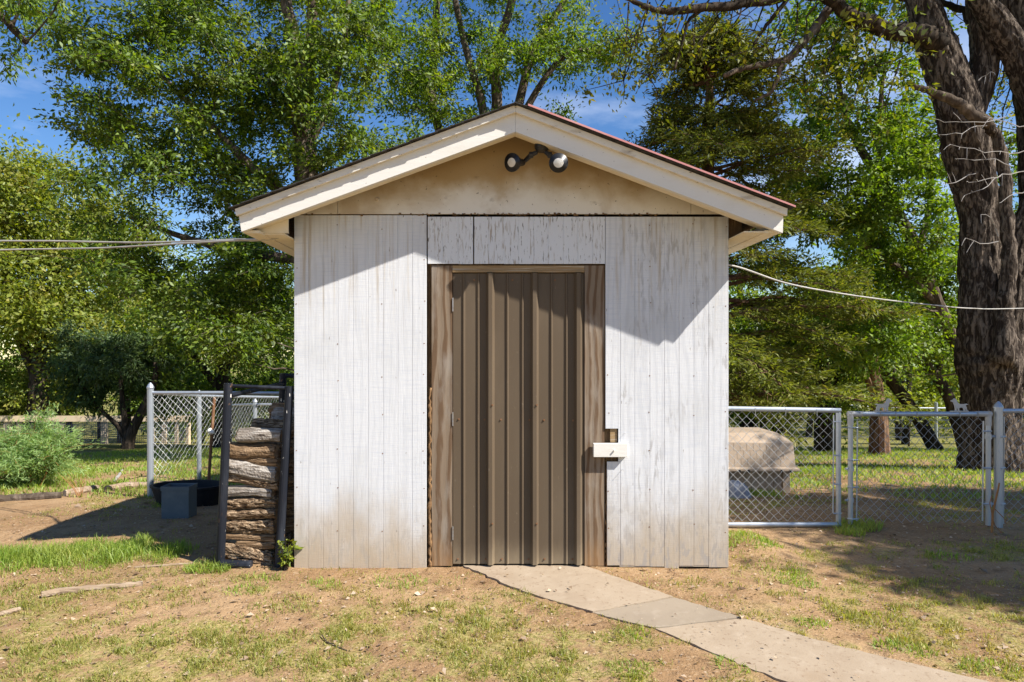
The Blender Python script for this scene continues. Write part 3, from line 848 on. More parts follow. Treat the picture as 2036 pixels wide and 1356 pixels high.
# door frame
def frame_post(u0, u1, v0, v1, name='frame_post'):
    return MB().box((SX(u0), WY + 0.011, SZ(v1)), (SX(u1), WY + 0.05, SZ(v0))).build(name, M['frame_wood'], shed)
frame_post(858, 899, 527.5, 1126)
frame_post(1163, 1202.5, 527.5, 1126)
MB().box((SX(899.5), WY + 0.013, SZ(536.5)), (SX(1162.5), WY + 0.05, SZ(527.5))).build('door_header', M['header_wood'], shed)
MB().box((SX(899.5), WY + 0.008, SZ(541)), (SX(1162.5), WY + 0.05, SZ(537))).build('header_strip', M['header_wood'], shed)
MB().box((SX(848.5), WY + 0.05, 0), (SX(1207), WY + 0.07, SZ(430))).build('door_backing', M['dark_wood'], shed)
# mud daubed up the gap left of the frame
mb = MB(); rr = random.Random(8)
pts = []; v = 1128
while v > 770:
    pts.append((SX(854.5 + rr.uniform(-1.5, 1.5)), WY + 0.012, SZ(v))); v -= 7
mb.tube(pts, [0.006 + 0.010 * rr.random() * (0.35 + 0.65 * (1 - i / len(pts))) for i in range(len(pts))], 7, 0.35)
mb.build('mud_tube', M['mud'], shed, smooth=True)
mb = MB()
pts = [(SX(1206 + rr.uniform(-1.0, 1.5)), WY + 0.014, SZ(1127 - k * 6)) for k in range(34)]
mb.tube(pts, [0.003 + 0.007 * rr.random() * (1 - i / 36) for i in range(34)], 6, 0.35)
o = mb.build('mud_tube', M['mud'], shed, smooth=True)

# the ribbed metal door
door_x0, door_x1 = SX(900.5), SX(1161.5)
majors = [SX(975), SX(1063), SX(1150)]
minors = [SX(922), SX(951), SX(1009), SX(1039), SX(1097), SX(1127)]
DY = WY + 0.020
prof = [(door_x0, DY)]
for c, big in sorted([(c, 1) for c in majors] + [(c, 0) for c in minors]):
    if big: prof += [(c - 0.030, DY), (c - 0.013, DY - 0.036), (c + 0.013, DY - 0.036), (min(c + 0.030, door_x1 - 0.001), DY)]
    else: prof += [(c - 0.010, DY), (c - 0.004, DY - 0.009), (c + 0.004, DY - 0.009), (c + 0.010, DY)]
prof.append((door_x1, DY))
prof = [p for i, p in enumerate(prof) if i == 0 or p[0] > prof[i - 1][0] + 1e-5]
z0d, z1d = SZ(1122.5), SZ(543)
mb = MB()
n = len(prof); zs = [z0d + (z1d - z0d) * k / 10 for k in range(11)]
rr = random.Random(3)
grid = []
for z in zs:
    row = []
    for i, (x, y) in enumerate(prof):
        row.append(len(mb.v)); mb.v.append((x, y + 0.0012 * math.sin(z * 5 + x * 9), z))
    grid.append(row)
for j in range(10):
    for i in range(n - 1):
        mb.f.append((grid[j][i], grid[j][i + 1], grid[j + 1][i + 1], grid[j + 1][i]))
door = mb.build('door', M['door_metal'], shed)
md = door.modifiers.new('thick', 'SOLIDIFY'); md.thickness = 0.0012; md.offset = -1
scr = []
for u in (912, 963.5, 996, 1053, 1082, 1140): scr.append((u, 834 + (u - 912) * 0.01, 0.0))
for u in (910, 966, 998, 1051, 1083, 1139): scr.append((u, 1113, 0.0))
for u in (979, 1067): scr += [(u, 805, 0.036), (u, 1040, 0.036)]
for u in (943, 1019, 1104): scr.append((u, 556, 0.0))
sm = None
for u, v, up in scr:
    x, z = SX(u), SZ(v)
    s = MB().tube([(x, DY - up - 0.0005, z), (x, DY - up - 0.003, z)], 0.0075, 8).tube([(x, DY - up - 0.003, z), (x, DY - up - 0.008, z)], 0.0045, 6)
    s.build('screw', M['rust_pipe'], door)
for v0, v1 in ((592, 619), (820, 847), (1047, 1074)):
    MB().tube([(SX(900.2), WY + 0.006, SZ(v1)), (SX(900.2), WY + 0.006, SZ(v0))], 0.0032, 8).build('hinge', M['steel'], door)
# turn latch: a painted block on a bolt
latch = MB().box((SX(1178.5), WY - 0.044, SZ(907)), (SX(1245.5), WY - 0.0015, SZ(880.5))).build('turn_latch', M['trim'], shed)
bv = latch.modifiers.new('edge', 'BEVEL'); bv.width = 0.002; bv.segments = 2
MB().tube([(SX(1219), WY - 0.0445, SZ(894)), (SX(1219), WY - 0.058, SZ(894))], 0.006, 8).build('bolt', M['trim'], latch)
for v in (868, 944):
    pass
MB().tube([(SX(1241), WY + 0.002, SZ(862)), (SX(1241.5), WY - 0.036, SZ(861))], 0.0013, 5).build('nail', M['steel'], shed)
MB().tube([(SX(1237), WY + 0.002, SZ(933.5)), (SX(1237.5), WY - 0.036, SZ(933))], 0.0013, 5).build('nail', M['steel'], shed)

# twin floodlight under the peak
fl = empty('floodlight', P(1078, 300, 4.60), 'black twin floodlight under the roof peak', 'floodlight')
c = P(1078, 298, 4.595)
mb = MB().tube([c + Vector((0, 0, 0.055)), c + Vector((0, 0, 0.01))], [0.052, 0.052], 14).tube([c + Vector((0, 0, 0.01)), c + Vector((0, 0, -0.012))], [0.050, 0.036], 14)
mb.build('junction_box', M['lamp_black'], fl, smooth=False)
def lamp(rim_c, axis, joint):
    axis = Vector(axis).normalized(); rim_c = Vector(rim_c); joint = Vector(joint)
    neck = rim_c - axis * 0.125
    mb = MB().tube([c + (joint - c) * 0.45, joint, neck + (joint - neck) * 0.3], [0.014, 0.017, 0.015], 10)
    mb.tube([joint + Vector((-0.014, 0, 0)), joint + Vector((0.014, 0, 0))], 0.021, 10)
    mb.build('arm', M['lamp_black'], fl)
    prof_ = [(-0.135, 0.016), (-0.115, 0.024), (-0.075, 0.029), (-0.055, 0.040), (-0.025, 0.056), (-0.006, 0.0625), (0.004, 0.063), (0.006, 0.058), (-0.002, 0.052)]
    hd = MB().tube([rim_c + axis * t for t, r in prof_], [r for t, r in prof_], 24, caps=False).build('lamp_head', M['lamp_black'], fl, smooth=True)
    lens = [(-0.004, 0.0525), (0.000, 0.047), (0.005, 0.034), (0.0075, 0.018), (0.0085, 0.001)]
    MB().tube([rim_c + axis * t for t, r in lens], [r for t, r in lens], 24, caps=False).build('lens', M['lens_glass'], hd, smooth=True)
lamp(P(1018, 323, 4.605), (-0.62, -0.75, -0.20), P(1056, 308, 4.62))
lamp(P(1110.5, 324, 4.455), (-0.12, -0.97, -0.18), P(1093, 308, 4.57))

# ---------------------------------------------------------------- chain-link fences and gate
def chainlink(mb, a, b, zb_a, zb_b, zt_a, zt_b, pitch=0.08, r=0.0017, skip=None):
    """woven diamonds between two upright lines at plan points a and b"""
    a = Vector((a[0], a[1], 0)); b = Vector((b[0], b[1], 0))
    L = (b - a).length
    d = (b - a).normalized(); nrm = Vector((-d.y, d.x, 0))
    h = pitch / 2
    ni = max(2, int(round(L / h)))
    H = max(zt_a - zb_a, zt_b - zb_b)
    nj = int(round(H / h))
    def node(i, j):
        t = i / ni
        zb = zb_a + (zb_b - zb_a) * t; zt = zt_a + (zt_b - zt_a) * t
        p = a + (b - a) * t
        wob = 0.004 * math.sin(i * 1.7 + j * 0.9)
        return Vector((p.x, p.y, zb + (zt - zb) * j / nj + wob)) + nrm * (0.003 if (i + j) % 4 < 2 else -0.003)
    for i in range(ni):
        for j in range(nj + 1):
            if (i + j) % 2: continue
            for dj in (1, -1):
                if 0 <= j + dj <= nj:
                    if skip and skip(i / ni, j / nj): continue
                    p, q = node(i, j), node(i + 1, j + dj)
                    mb.tube([p, q], r, 4, caps=False)
    # twisted ends along the top
    for i in range(ni + 1):
        if (i + nj) % 2 == 0 and not (skip and skip(i / ni, 1.0)):
            p = node(i, nj)
            mb.tube([p, p + d * 0.006 + Vector((0, 0, 0.022))], r, 4, caps=False)
    return mb

def post(name, p, top, r, m_, parent, n=12, cap=True):
    g = ground(p.x, p.y)
    o = MB().tube([(p.x, p.y, g - 0.15), (p.x, p.y, top)], r, n).build(name, m_, parent, smooth=False)
    if cap:
        MB().tube([(p.x, p.y, top), (p.x, p.y, top + r * 0.4), (p.x, p.y, top + r * 1.2), (p.x, p.y, top + r * 1.9)], [r * 1.14, r * 1.14, r * 0.75, r * 0.15], n).build('post_cap', m_, o, smooth=False)
    return o

# --- panel fixed between the shed and the gate
YG = 5.92
pa = P(1446, 811, YG); pb = P(1667, 816, YG)
pf = empty('chain_link_fence', (pb.x, YG, ground(pb.x, YG)), 'grey framed chain link panel beside the shed wall', 'fence panel')
topz = lambda u: EYE - ((811 + (u - 1446) * 5 / 221) - V0) / F * YG
zb0 = max(P(1446, 1047, YG).z, ground(2.2, YG) + 0.03); zb1 = max(P(1667, 1051, YG).z, ground(2.95, YG) + 0.025)
x0p = XR + 0.03; x1p = P(1667, 0, YG).x
MB().tube([(x0p, YG, pa.z), (x1p + 0.016, YG, pb.z)], 0.021, 12).build('top_rail', M['galv'], pf)
MB().tube([(x0p, YG, zb0), (x1p + 0.016, YG, zb1)], 0.021, 12).build('bottom_rail', M['galv'], pf)
MB().tube([(x1p, YG, pb.z - 0.02), (x1p, YG, zb1 + 0.02)], 0.021, 12).build('upright', M['galv'], pf)
xb_ = P(1659, 0, YG).x
MB().tube([(xb_ - 0.012, YG - 0.012, pb.z - 0.04), (xb_ - 0.018, YG - 0.012, zb1 + 0.1)], 0.006, 6).build('tension_bar', M['galv'], pf)
for v in (838, 905, 962, 1020):
    z = P(0, v, YG).z
    mb = MB().tube([(x1p - 0.05, YG - 0.013, z), (x1p - 0.005, YG - 0.024, z), (x1p + 0.024, YG, z)], 0.006, 6)
    mb.build('tension_band', M['galv'], pf)
o = chainlink(MB(), (x0p, YG), (xb_ - 0.015, YG), zb0 + 0.03, zb1 + 0.03, pa.z - 0.02, pb.z - 0.02, 0.079).build('chain_link_mesh', M['wire'], pf); o['kind'] = 'stuff'
mb = MB()
for u in (1500, 1560, 1622):
    z = topz(u)
    mb.tube([(P(u, 0, YG).x, YG - 0.024, z - 0.06), (P(u, 0, YG).x, YG - 0.025, z), (P(u, 0, YG).x, YG, z + 0.025)], 0.002, 4)
mb.build('wire_tie', M['wire'], pf)

# --- the gate with its two dog cut-outs
gl, gr = P(1691, 0, YG).x, P(1965, 0, YG).x
gtz = P(0, 823, YG).z
gate = empty('chain_link_gate', (gr, YG, ground(gr, YG)), 'low chain link gate topped by two small metal dogs', 'gate')
MB().tube([(gl - 0.02, YG, gtz), (gr + 0.02, YG, gtz)], 0.021, 12).build('top_rail', M['galv'], gate)
gbz = P(0, 1042, YG).z
MB().tube([(gl, YG, gtz - 0.019), (gl, YG, gbz)], 0.0205, 12).build('upright', M['galv'], gate)
MB().tube([(gr, YG, gtz - 0.019), (gr, YG, gbz - 0.01)], 0.0205, 12).build('upright', M['galv'], gate)
for x, sgn in ((gl, 1), (gr, -1)):
    mb = MB().tube([(x - sgn * 0.022, YG, gtz), (x + sgn * 0.10, YG, gtz)], 0.0245, 12).tube([(x, YG, gtz + 0.022), (x, YG, gtz - 0.10)], 0.0245, 12)
    mb.build('corner_elbow', M['aluminium'], gate)
for x in (gl + 0.055, gr - 0.05):
    MB().tube([(x, YG - 0.010, gtz - 0.06), (x - 0.008, YG - 0.010, gbz + 0.03)], 0.0065, 6).build('tension_bar', M['galv'], gate)
for x, sgn, vs in ((gl, 1, (850, 914, 968, 1031)), (gr, -1, (857, 930, 1001))):
    for v in vs:
        z = P(0, v, YG).z
        MB().tube([(x - sgn * 0.026, YG, z), (x, YG - 0.025, z), (x + sgn * 0.06, YG - 0.013, z)], 0.007, 6).build('tension_band', M['galv'], gate)
for v in (932, 994):
    z = P(0, v, YG).z
    MB().tube([(gl, YG, z - 0.018), (gl, YG, z + 0.018)], 0.027, 10).tube([(gl, YG, z), (gl - 0.05, YG - 0.01, z)], 0.010, 6).build('latch_collar', M['galv'], gate)
for v in (868, 1002):
    z = P(0, v, YG).z
    MB().tube([(gr, YG, z - 0.02), (gr, YG, z + 0.02)], 0.027, 10).tube([(gr, YG, z), (gr + 0.09, YG, z)], 0.011, 6).build('hinge', M['galv'], gate)
o = chainlink(MB(), (gl + 0.05, YG), (gr - 0.05, YG), gbz + 0.02, gbz + 0.01, gtz - 0.03, gtz - 0.03, 0.079).build('chain_link_mesh', M['wire'], gate); o['kind'] = 'stuff'
mb = MB()
for u in (1706, 1748, 1778, 1820, 1905, 1940):
    x = P(u, 0, YG).x
    mb.tube([(x, YG - 0.024, gtz - 0.022), (x + 0.004, YG - 0.023, gtz + 0.01), (x + 0.006, YG, gtz + 0.025)], 0.003, 5)
mb.build('wire_tie', M['wire'], gate)
DOG = [(-1.0, .60), (-.72, .66), (-.45, .62), (.05, .64), (.28, .80), (.38, 1.02), (.52, 1.14), (.68, 1.12), (.76, 1.02), (1.0, .95), (.99, .86), (.80, .82), (.72, .74), (.62, .52), (.56, .34), (.52, .05), (.62, .0),
       (.36, .0), (.34, .24), (.26, .28), (.20, .05), (.28, .0), (.04, .0), (.08, .26), (-.20, .32), (-.40, .24), (-.44, .05), (-.36, .0), (-.60, .0), (-.62, .26), (-.70, .0), (-.92, .0), (-.80, .16), (-.76, .36), (-.66, .52), (-.80, .55)]
def dog(u, mirror):
    s = px(17.5, YG); x0 = P(u, 0, YG).x; zb = gtz + 0.0265
    pts_ = [((-x if mirror else x) * s + x0, z * s * 1.25 + zb) for x, z in DOG]
    if mirror: pts_ = pts_[::-1]
    me = bpy.data.meshes.new('dog_cutout')
    import bmesh
    bm = bmesh.new()
    off = world_loc(gate)
    f_ = bm.faces.new([bm.verts.new((x - off.x, YG - 0.004 - off.y, z - off.z)) for x, z in pts_])
    r_ = bmesh.ops.extrude_face_region(bm, geom=[f_])
    bmesh.ops.translate(bm, verts=[v for v in r_['geom'] if isinstance(v, bmesh.types.BMVert)], vec=(0, 0.008, 0))
    bmesh.ops.triangulate(bm, faces=bm.faces[:])
    bmesh.ops.recalc_face_normals(bm, faces=bm.faces[:])
    bm.to_mesh(me); bm.free()
    me.materials.append(M['aluminium'])
    o = bpy.data.objects.new('dog_cutout', me); o.parent = gate; COL.objects.link(o)
    MB().box((x0 - s * 1.0, YG - 0.014, gtz + 0.0195), (x0 + s * 0.95, YG + 0.014, gtz + 0.027)).build('dog_base', M['aluminium'], gate)
dog(1756, False); dog(1908, True)

# --- fence beyond the gate post
rf = empty('right_chain_link_fence', P(1985, 1052, YG), 'chain link fence run starting at the pointed steel post right of the gate', 'fence')
pp = P(1985, 1052, YG)
post('post', Vector((pp.x, YG, 0)), P(0, 812, YG).z, 0.033, M['galv'], rf)
rx1 = 9.5
rt = P(0, 817, YG).z
MB().tube([(pp.x, YG, rt), (rx1, YG, rt)], 0.020, 10).build('top_rail', M['galv'], rf)
MB().tube([(pp.x + 0.055, YG + 0.01, rt - 0.05), (pp.x + 0.05, YG + 0.01, 0.03)], 0.007, 6).build('tension_bar', M['galv'], rf)
for v in (868, 930, 1001):
    z = P(0, v, YG).z
    MB().tube([(pp.x - 0.036, YG, z), (pp.x, YG - 0.036, z), (pp.x + 0.055, YG - 0.002, z)], 0.008, 6).tube([(pp.x, YG, z - 0.012), (pp.x, YG, z + 0.012)], 0.037, 12).build('tension_band', M['galv'], rf)
o = chainlink(MB(), (pp.x + 0.055, YG), (rx1, YG), 0.03, 0.0, rt - 0.01, rt - 0.01, 0.079).build('chain_link_mesh', M['wire'], rf); o['kind'] = 'stuff'
for x in (6.6, 8.8): post('post', Vector((x, YG, 0)), rt + 0.02, 0.025, M['galv'], rf)

# --- left corner of fence behind the log rack
A = G(299, 990); Bp = G(396, 957); Ctop = P(507, 800, 10.5)
lf = empty('left_chain_link_fence', A, 'sagging chain link fence with bluish corner post behind the log rack', 'fence')
tA = P(0, 772, A.y).z
post('post', A, tA, 0.034, M['galv'], lf)
MB().tube([(A.x, A.y, P(0, 781, A.y).z), (P(440, 0, A.y).x, A.y, P(0, 781, A.y).z), (XL - 0.02, A.y, P(0, 783, A.y).z)], 0.020, 10).build('top_rail', M['galv'], lf)
tB = P(0, 784, Bp.y).z
post('post', Bp, tB, 0.030, M['galv'], lf)
MB().tube([(A.x, A.y, tA - 0.05), (Bp.x, Bp.y, tB - 0.02), (-3.1, 11.8, ground(-3.1, 11.8) + 1.15)], 0.018, 8).build('side_rail', M['galv'], lf)
mb = chainlink(MB(), (A.x, A.y), (-3.1, 11.8), A.z + 0.02, ground(-3.1, 11.8), tA - 0.06, ground(-3.1, 11.8) + 1.12, 0.079, 0.0011)
chainlink(mb, (A.x, A.y), (P(440, 0, A.y).x, A.y), A.z + 0.05, A.z + 0.08, tA - 0.06, tA - 0.06, 0.083, 0.0012,
          skip=lambda t, s: (t > 0.12 and s < 0.80 - 0.0 * t and t > 0.12 + (1 - s) * 0.3) or (t > 0.75 + (s - 0.75) * 0.9))
o = mb.build('chain_link_mesh', M['wire'], lf); o['kind'] = 'stuff'
q0 = P(426, 790, 8.1); q1 = P(413, 968, 8.1)
rust = MB().tube([(q1.x, q1.y, ground(q1.x, q1.y) - 0.05), q0], 0.019, 8).build('brace_pipe', M['rust_pipe'], lf)
k0 = P(420, 858, 8.07)
MB().tube([k0 + Vector((-0.03, 0, 0)), k0 + Vector((-0.012, -0.01, 0.012)), k0 + Vector((0.006, -0.01, -0.010)), k0 + Vector((0.032, 0, 0.0))], [0.022, 0.034, 0.026, 0.030], 10).build('insulator', M['white_ceramic'], rust)

bf = empty('back_chain_link_fence', Vector((Ctop.x, 10.5, ground(Ctop.x, 10.5))), 'farther chain link fence seen through the top of the log rack', 'fence')
post('post', Vector((Ctop.x, 10.5, 0)), Ctop.z, 0.032, M['galv'], bf)
zl = P(0, 806, 11.5).z
lx = P(452, 0, 11.5).x
MB().tube([(Ctop.x, 10.5, Ctop.z - 0.03), (lx, 11.5, zl)], 0.019, 8).build('top_rail', M['galv'], bf)
MB().tube([(Ctop.x, 10.5, Ctop.z - 0.03), (-1.5, 10.15, Ctop.z - 0.03)], 0.019, 8).build('top_rail', M['galv'], bf)
mb = chainlink(MB(), (lx, 11.5), (Ctop.x, 10.5), ground(lx, 11.5), ground(Ctop.x, 10.5), zl - 0.03, Ctop.z - 0.05, 0.08, 0.0011)
chainlink(mb, (Ctop.x, 10.5), (-1.5, 10.15), ground(Ctop.x, 10.5), ground(-1.5, 10.15), Ctop.z - 0.05, Ctop.z - 0.05, 0.08, 0.0011)
o = mb.build('chain_link_mesh', M['wire'], bf); o['kind'] = 'stuff'

# ---------------------------------------------------------------- far fences
YW = 23.0
wf = empty('wooden_rail_fence', P(205, 885, YW), 'pale wooden rail fence with dark wire mesh far beyond the weed bush', 'fence')
wz = lambda v: P(0, v, YW).z
wx = lambda u: P(u, 0, YW).x
x_end = wx(374)
ups = [(-560, 16), (-370, 16), (-180, 16), (13, 18), (36, 12), (109, 16), (122, 10), (206, 18), (300, 14), (325, 12), (350, 9), (373, 10)]
MB().box((wx(-600), YW - 0.045, wz(838)), (x_end + 0.08, YW - 0.005, wz(826.5))).build('top_rail', M['fence_wood'], wf)
for u, w in ups:
    x = wx(u); h = px(w, YW) / 2; g = ground(x, YW)
    MB().box((x - h * 0.7, YW, g - 0.2), (x + h * 0.7, YW + 0.1, wz(838.2))).build('post', M['fence_wood'], wf)
mb = MB()
zlo, zhi = wz(883), wz(838)
n_ = 13
for k in range(n_ + 1):
    z = zlo + (zhi - zlo) * k / n_
    mb.box((wx(-600), YW - 0.008, z - 0.004), (x_end, YW - 0.004, z + 0.004))
x = wx(-600)
while x < x_end:
    mb.box((x - 0.004, YW - 0.0125, zlo), (x + 0.004, YW - 0.0085, zhi)); x += 0.062
o = mb.build('wire_mesh', M['fence_wire'], wf); o['kind'] = 'stuff'

YR = 19.5
ff = empty('far_wire_fence', P(1637, 890, YR), 'distant steel post fence among dark trunks behind the gate', 'fence')
for u, m_, r_ in ((1637, 'galv', 0.035), (1861, 'galv', 0.045), (1750, 'bark_dark', 0.03), (1807, 'bark_dark', 0.03), (1925, 'bark_dark', 0.03), (2010, 'galv', 0.035), (1545, 'galv', 0.03), (2140, 'galv', 0.035)):
    x = P(u, 0, YR).x
    MB().tube([(x, YR, ground(x, YR) - 0.1), (x, YR, P(0, 800 if m_ == 'galv' else 815, YR).z)], r_, 8).build('post', M[m_], ff)
MB().tube([P(1380, 803, YR), P(1700, 806, YR), P(1760, 811, YR), P(2200, 812, YR)], 0.020, 8).build('top_rail', M['galv'], ff)
mb = MB()
for v in (834, 850, 868):
    mb.tube([P(1380, v, YR), P(2200, v + 2, YR)], 0.010, 5)
mb.build('strand_wire', M['fence_wire'], ff)

# ---------------------------------------------------------------- log rack and firewood
RY = 4.835
rk = empty('log_rack', Vector((P(500, 0, RY).x, RY, 0)), 'black pipe firewood rack with chipped paint leaning beside the shed', 'rack')
ptA0, ptA1 = P(437, 1128, RY), P(454, 762, RY)
ptB0, ptB1 = P(553, 1126, RY), P(576, 768, RY)
for a_, b_ in ((ptA0, ptA1), (ptB0, ptB1)):
    MB().tube([a_ - Vector((0, 0, 0.06)), b_], 0.030, 14).build('post', M['black_pipe'], rk)
back = Vector((0, 1.25, 0.03))
for a_, b_ in ((ptA0, ptA1), (ptB0, ptB1)):
    MB().tube([a_ + back - Vector((0, 0, 0.06)), b_ + back], 0.030, 14).build('post', M['black_pipe'], rk)
MB().tube([P(456, 767, RY), P(574, 772, RY)], 0.013, 8).build('top_rail', M['black_pipe'], rk)
MB().tube([P(456, 767, RY) + back, P(574, 772, RY) + back], 0.021, 8).build('top_rail', M['black_pipe'], rk)
for a_ in (ptA1, ptB1):
    MB().tube([a_ - Vector((0, 0, 0.09)), a_ + back - Vector((0, 0, 0.09))], 0.018, 8).build('side_rail', M['black_pipe'], rk)
MB().tube([P(440, 1121, RY - 0.035), P(500, 1123, RY - 0.035)], 0.031, 12).build('foot_pipe', M['black_pipe'], rk)
for k in (0.15, 1.1):
    MB().tube([ptA0 + Vector((0, k, 0.015)), ptB0 + Vector((0, k, 0.015))], 0.022, 8).build('bottom_rail', M['black_pipe'], rk)

def make_log(xa, za, xb, zb, y, r, kind, seed, depth=None):
    """one piece of firewood lying left to right: rough bark all round, or split with flat faces"""
    rr = random.Random(seed)
    n, rings = 36, 40
    cx, cz = (xa + xb) / 2, (za + zb) / 2
    ang0 = rr.uniform(0, 6.28)
    if kind == 'round':
        rad = [1 + 0.10 * math.sin(3 * 2 * math.pi * k / n + ang0) + rr.uniform(-0.06, 0.06) for k in range(n)]
    else:
        # wedge or slab: clip a circle with one or two flat faces
        fa = rr.uniform(-0.3, 0.3) - math.pi / 2
        rad = []
        for k in range(n):
            t = 2 * math.pi * k / n
            r1 = 1.15
            for face, dist in ((fa, 0.78), (fa + math.pi * rr.choice([0.75, 1.0]), 0.90)):
                cc = math.cos(t - face)
                if cc > 0.05: r1 = min(r1, dist / cc)
            rad.append(r1)
    mb = MB()
    for i in range(rings + 1):
        t = i / rings
        x = xa + (xb - xa) * t; z = za + (zb - za) * t + 0.006 * math.sin(t * 5 + seed)
        for k in range(n):
            th = 2 * math.pi * k / n
            fur = float(fbm(k * (0.85 if kind == 'round' else 0.9) + seed, t * (9.0 if kind == 'round' else 1.8) + seed * .37, seed, 3)) - 0.5
            knob = float(fbm(math.cos(th) * 1.2 + seed, t * 3.1 + seed, seed + 3, 2)) - 0.5
            q = r * rad[k] * (1 + fur * (0.40 if kind == 'round' else 0.24) + knob * 0.34 + rr.uniform(-0.025, 0.025)) * (0.93 if i in (0, rings) else 1)
            yy = math.cos(th) * q * (depth or 1.0)
            ex = rr.uniform(-0.006, 0.006) if i in (0, rings) else 0
            mb.v.append((x + ex, y + yy, z + math.sin(th) * q))
    for i in range(rings):
        for k in range(n):
            k2 = (k + 1) % n
            mb.f.append((i * n + k, (i + 1) * n + k, (i + 1) * n + k2, i * n + k2))
    mat_ = M['log_bark'] if kind == 'round' else (M['log_grey'] if kind == 'grey' else M['log_brown'])
    o = mb.build('log', mat_, None, smooth=False, loc=(cx, y, cz))
    for i, s in ((0, 1), (rings, -1)):
        e = MB()
        c_ = Vector((0, 0, 0))
        ring = [Vector(mb.v[i * n + k]) for k in range(n)]
        for q in ring: c_ += q / n
        e.v = [tuple(c_ - Vector((s * 0.004, 0, 0)))] + [tuple(q - Vector((s * 0.003, 0, 0))) for q in ring]
        e.f = [((0, 1 + k, 1 + (k + 1) % n) if s > 0 else (0, 1 + (k + 1) % n, 1 + k)) for k in range(n)]
        ce = e.build('cut_end', M['log_end'], o)
    return o
GRP = 'firewood logs stacked in the black rack'
LOGS = [  # x0, x1, y-centre at each end, thickness in the enlarged crop, kind, label
    (138, 478, 1160, 1222, 96, 'round', 'thick rough barked log slanting at the bottom of the rack'),
    (148, 490, 1082, 1088, 48, 'brown', 'thin brown log just above the bottom slanting log'),
    (240, 492, 1128, 1135, 46, 'brown', 'shadowed brown log behind the bottom slanting log'),
    (150, 486, 1004, 1008, 98, 'round', 'deeply furrowed bark log second from the bottom'),
    (155, 492, 934, 928, 58, 'round', 'dark furrowed log under the tan knobbly log'),
    (160, 500, 862, 858, 84, 'round', 'tan knobbly log below the palest split log'),
    (160, 474, 780, 786, 64, 'grey', 'palest grey split log at mid height of the stack'),
    (165, 508, 690, 738, 58, 'round', 'brown bark log under the big grey slanting split log'),
    (168, 506, 612, 672, 104, 'grey', 'big grey split log slanting down to the right'),
    (180, 512, 552, 598, 62, 'brown', 'crumbly brown log on top of the big grey slanting log'),
    (178, 500, 508, 528, 92, 'brown', 'smooth brown split log in shade near the top'),
    (246, 534, 420, 424, 88, 'grey', 'short grey split log on top of the stack'),
]
for i, (x0, x1, y0, y1, th, kd, lab) in enumerate(LOGS):
    LYc = RY + 0.034 + px(th / 3.308 / 2, RY) * 0.95 + 0.008 * ((i * 7) % 4)
    a_ = P(400 + x0 / 3.308, 740 + y0 / 3.308, LYc); b_ = P(400 + x1 / 3.308, 740 + y1 / 3.308, LYc)
    o = make_log(a_.x, a_.z, b_.x, b_.z, LYc, px(th / 3.308 / 2, LYc) * 1.06, kd, 100 + i)
    tag(o, lab, 'log', GRP)
a_ = P(400 + 478 / 3.308, 740 + 305 / 3.308, 5.35)
o = make_log(a_.x, a_.z, a_.x + 0.34, a_.z + 0.01, 5.35, 0.075, 'grey', 131)
tag(o, 'grey split log perched highest against the shed wall', 'log', GRP)
rr = random.Random(77)
for row in range(3):                       # the pieces lying directly behind the front ones
    z = 0.06
    while z < 0.95 + 0.12 * (row == 2):
        t = rr.uniform(0.045, 0.07)
        yy = RY + 0.30 + row * 0.17
        x0 = -1.90 + 0.075 * z + rr.uniform(0, 0.05)
        o = make_log(x0, z + t, x0 + rr.uniform(0.34, 0.40), z + t + rr.uniform(-0.015, 0.015), yy, t, rr.choice(['round', 'grey', 'brown']), rr.randrange(9999))
        tag(o, 'firewood log in the rows behind the front of the stack', 'log', 'firewood logs in the rows behind')
        z += t * 1.9

# ---------------------------------------------------------------- box, tub, timbers, sticks
bx = G(348, 1031)
w2 = px(27, bx.y); hh = px(63, bx.y)
bin_ = empty('planter_box', Vector((bx.x, bx.y + 0.12, bx.z)), 'square blue grey open box standing in the shadow of the shed', 'box')
t = 0.012
y0_, y1_ = bx.y, bx.y + 0.17
mb = MB()
def tap(x, s): return bx.x + x * s
for (xa, xb_, ya, yb_) in ((-w2, w2, y0_, y0_ + t), (-w2, w2, y1_ - t, y1_), (-w2, -w2 + t, y0_ + t, y1_ - t), (w2 - t, w2, y0_ + t, y1_ - t)):
    mb.box((bx.x + xa, ya, bx.z), (bx.x + xb_, yb_, bx.z + hh))
mb.box((bx.x - w2 + t, y0_ + t, bx.z + 0.01), (bx.x + w2 - t, y1_ - t, bx.z + 0.025))
mb.build('box_body', M['blue_grey'], bin_)
mb = MB()
for (xa, xb_, ya, yb_) in ((-w2 - .006, w2 + .006, y0_ - .006, y0_ - .0005), (-w2 - .006, w2 + .006, y1_ + .0005, y1_ + .006), (-w2 - .006, -w2 - .0005, y0_, y1_), (w2 + .0005, w2 + .006, y0_, y1_)):
    mb.box((bx.x + xa, ya, bx.z + hh - 0.035), (bx.x + xb_, yb_, bx.z + hh + 0.004))
mb.build('rim', M['blue_grey'], bin_)

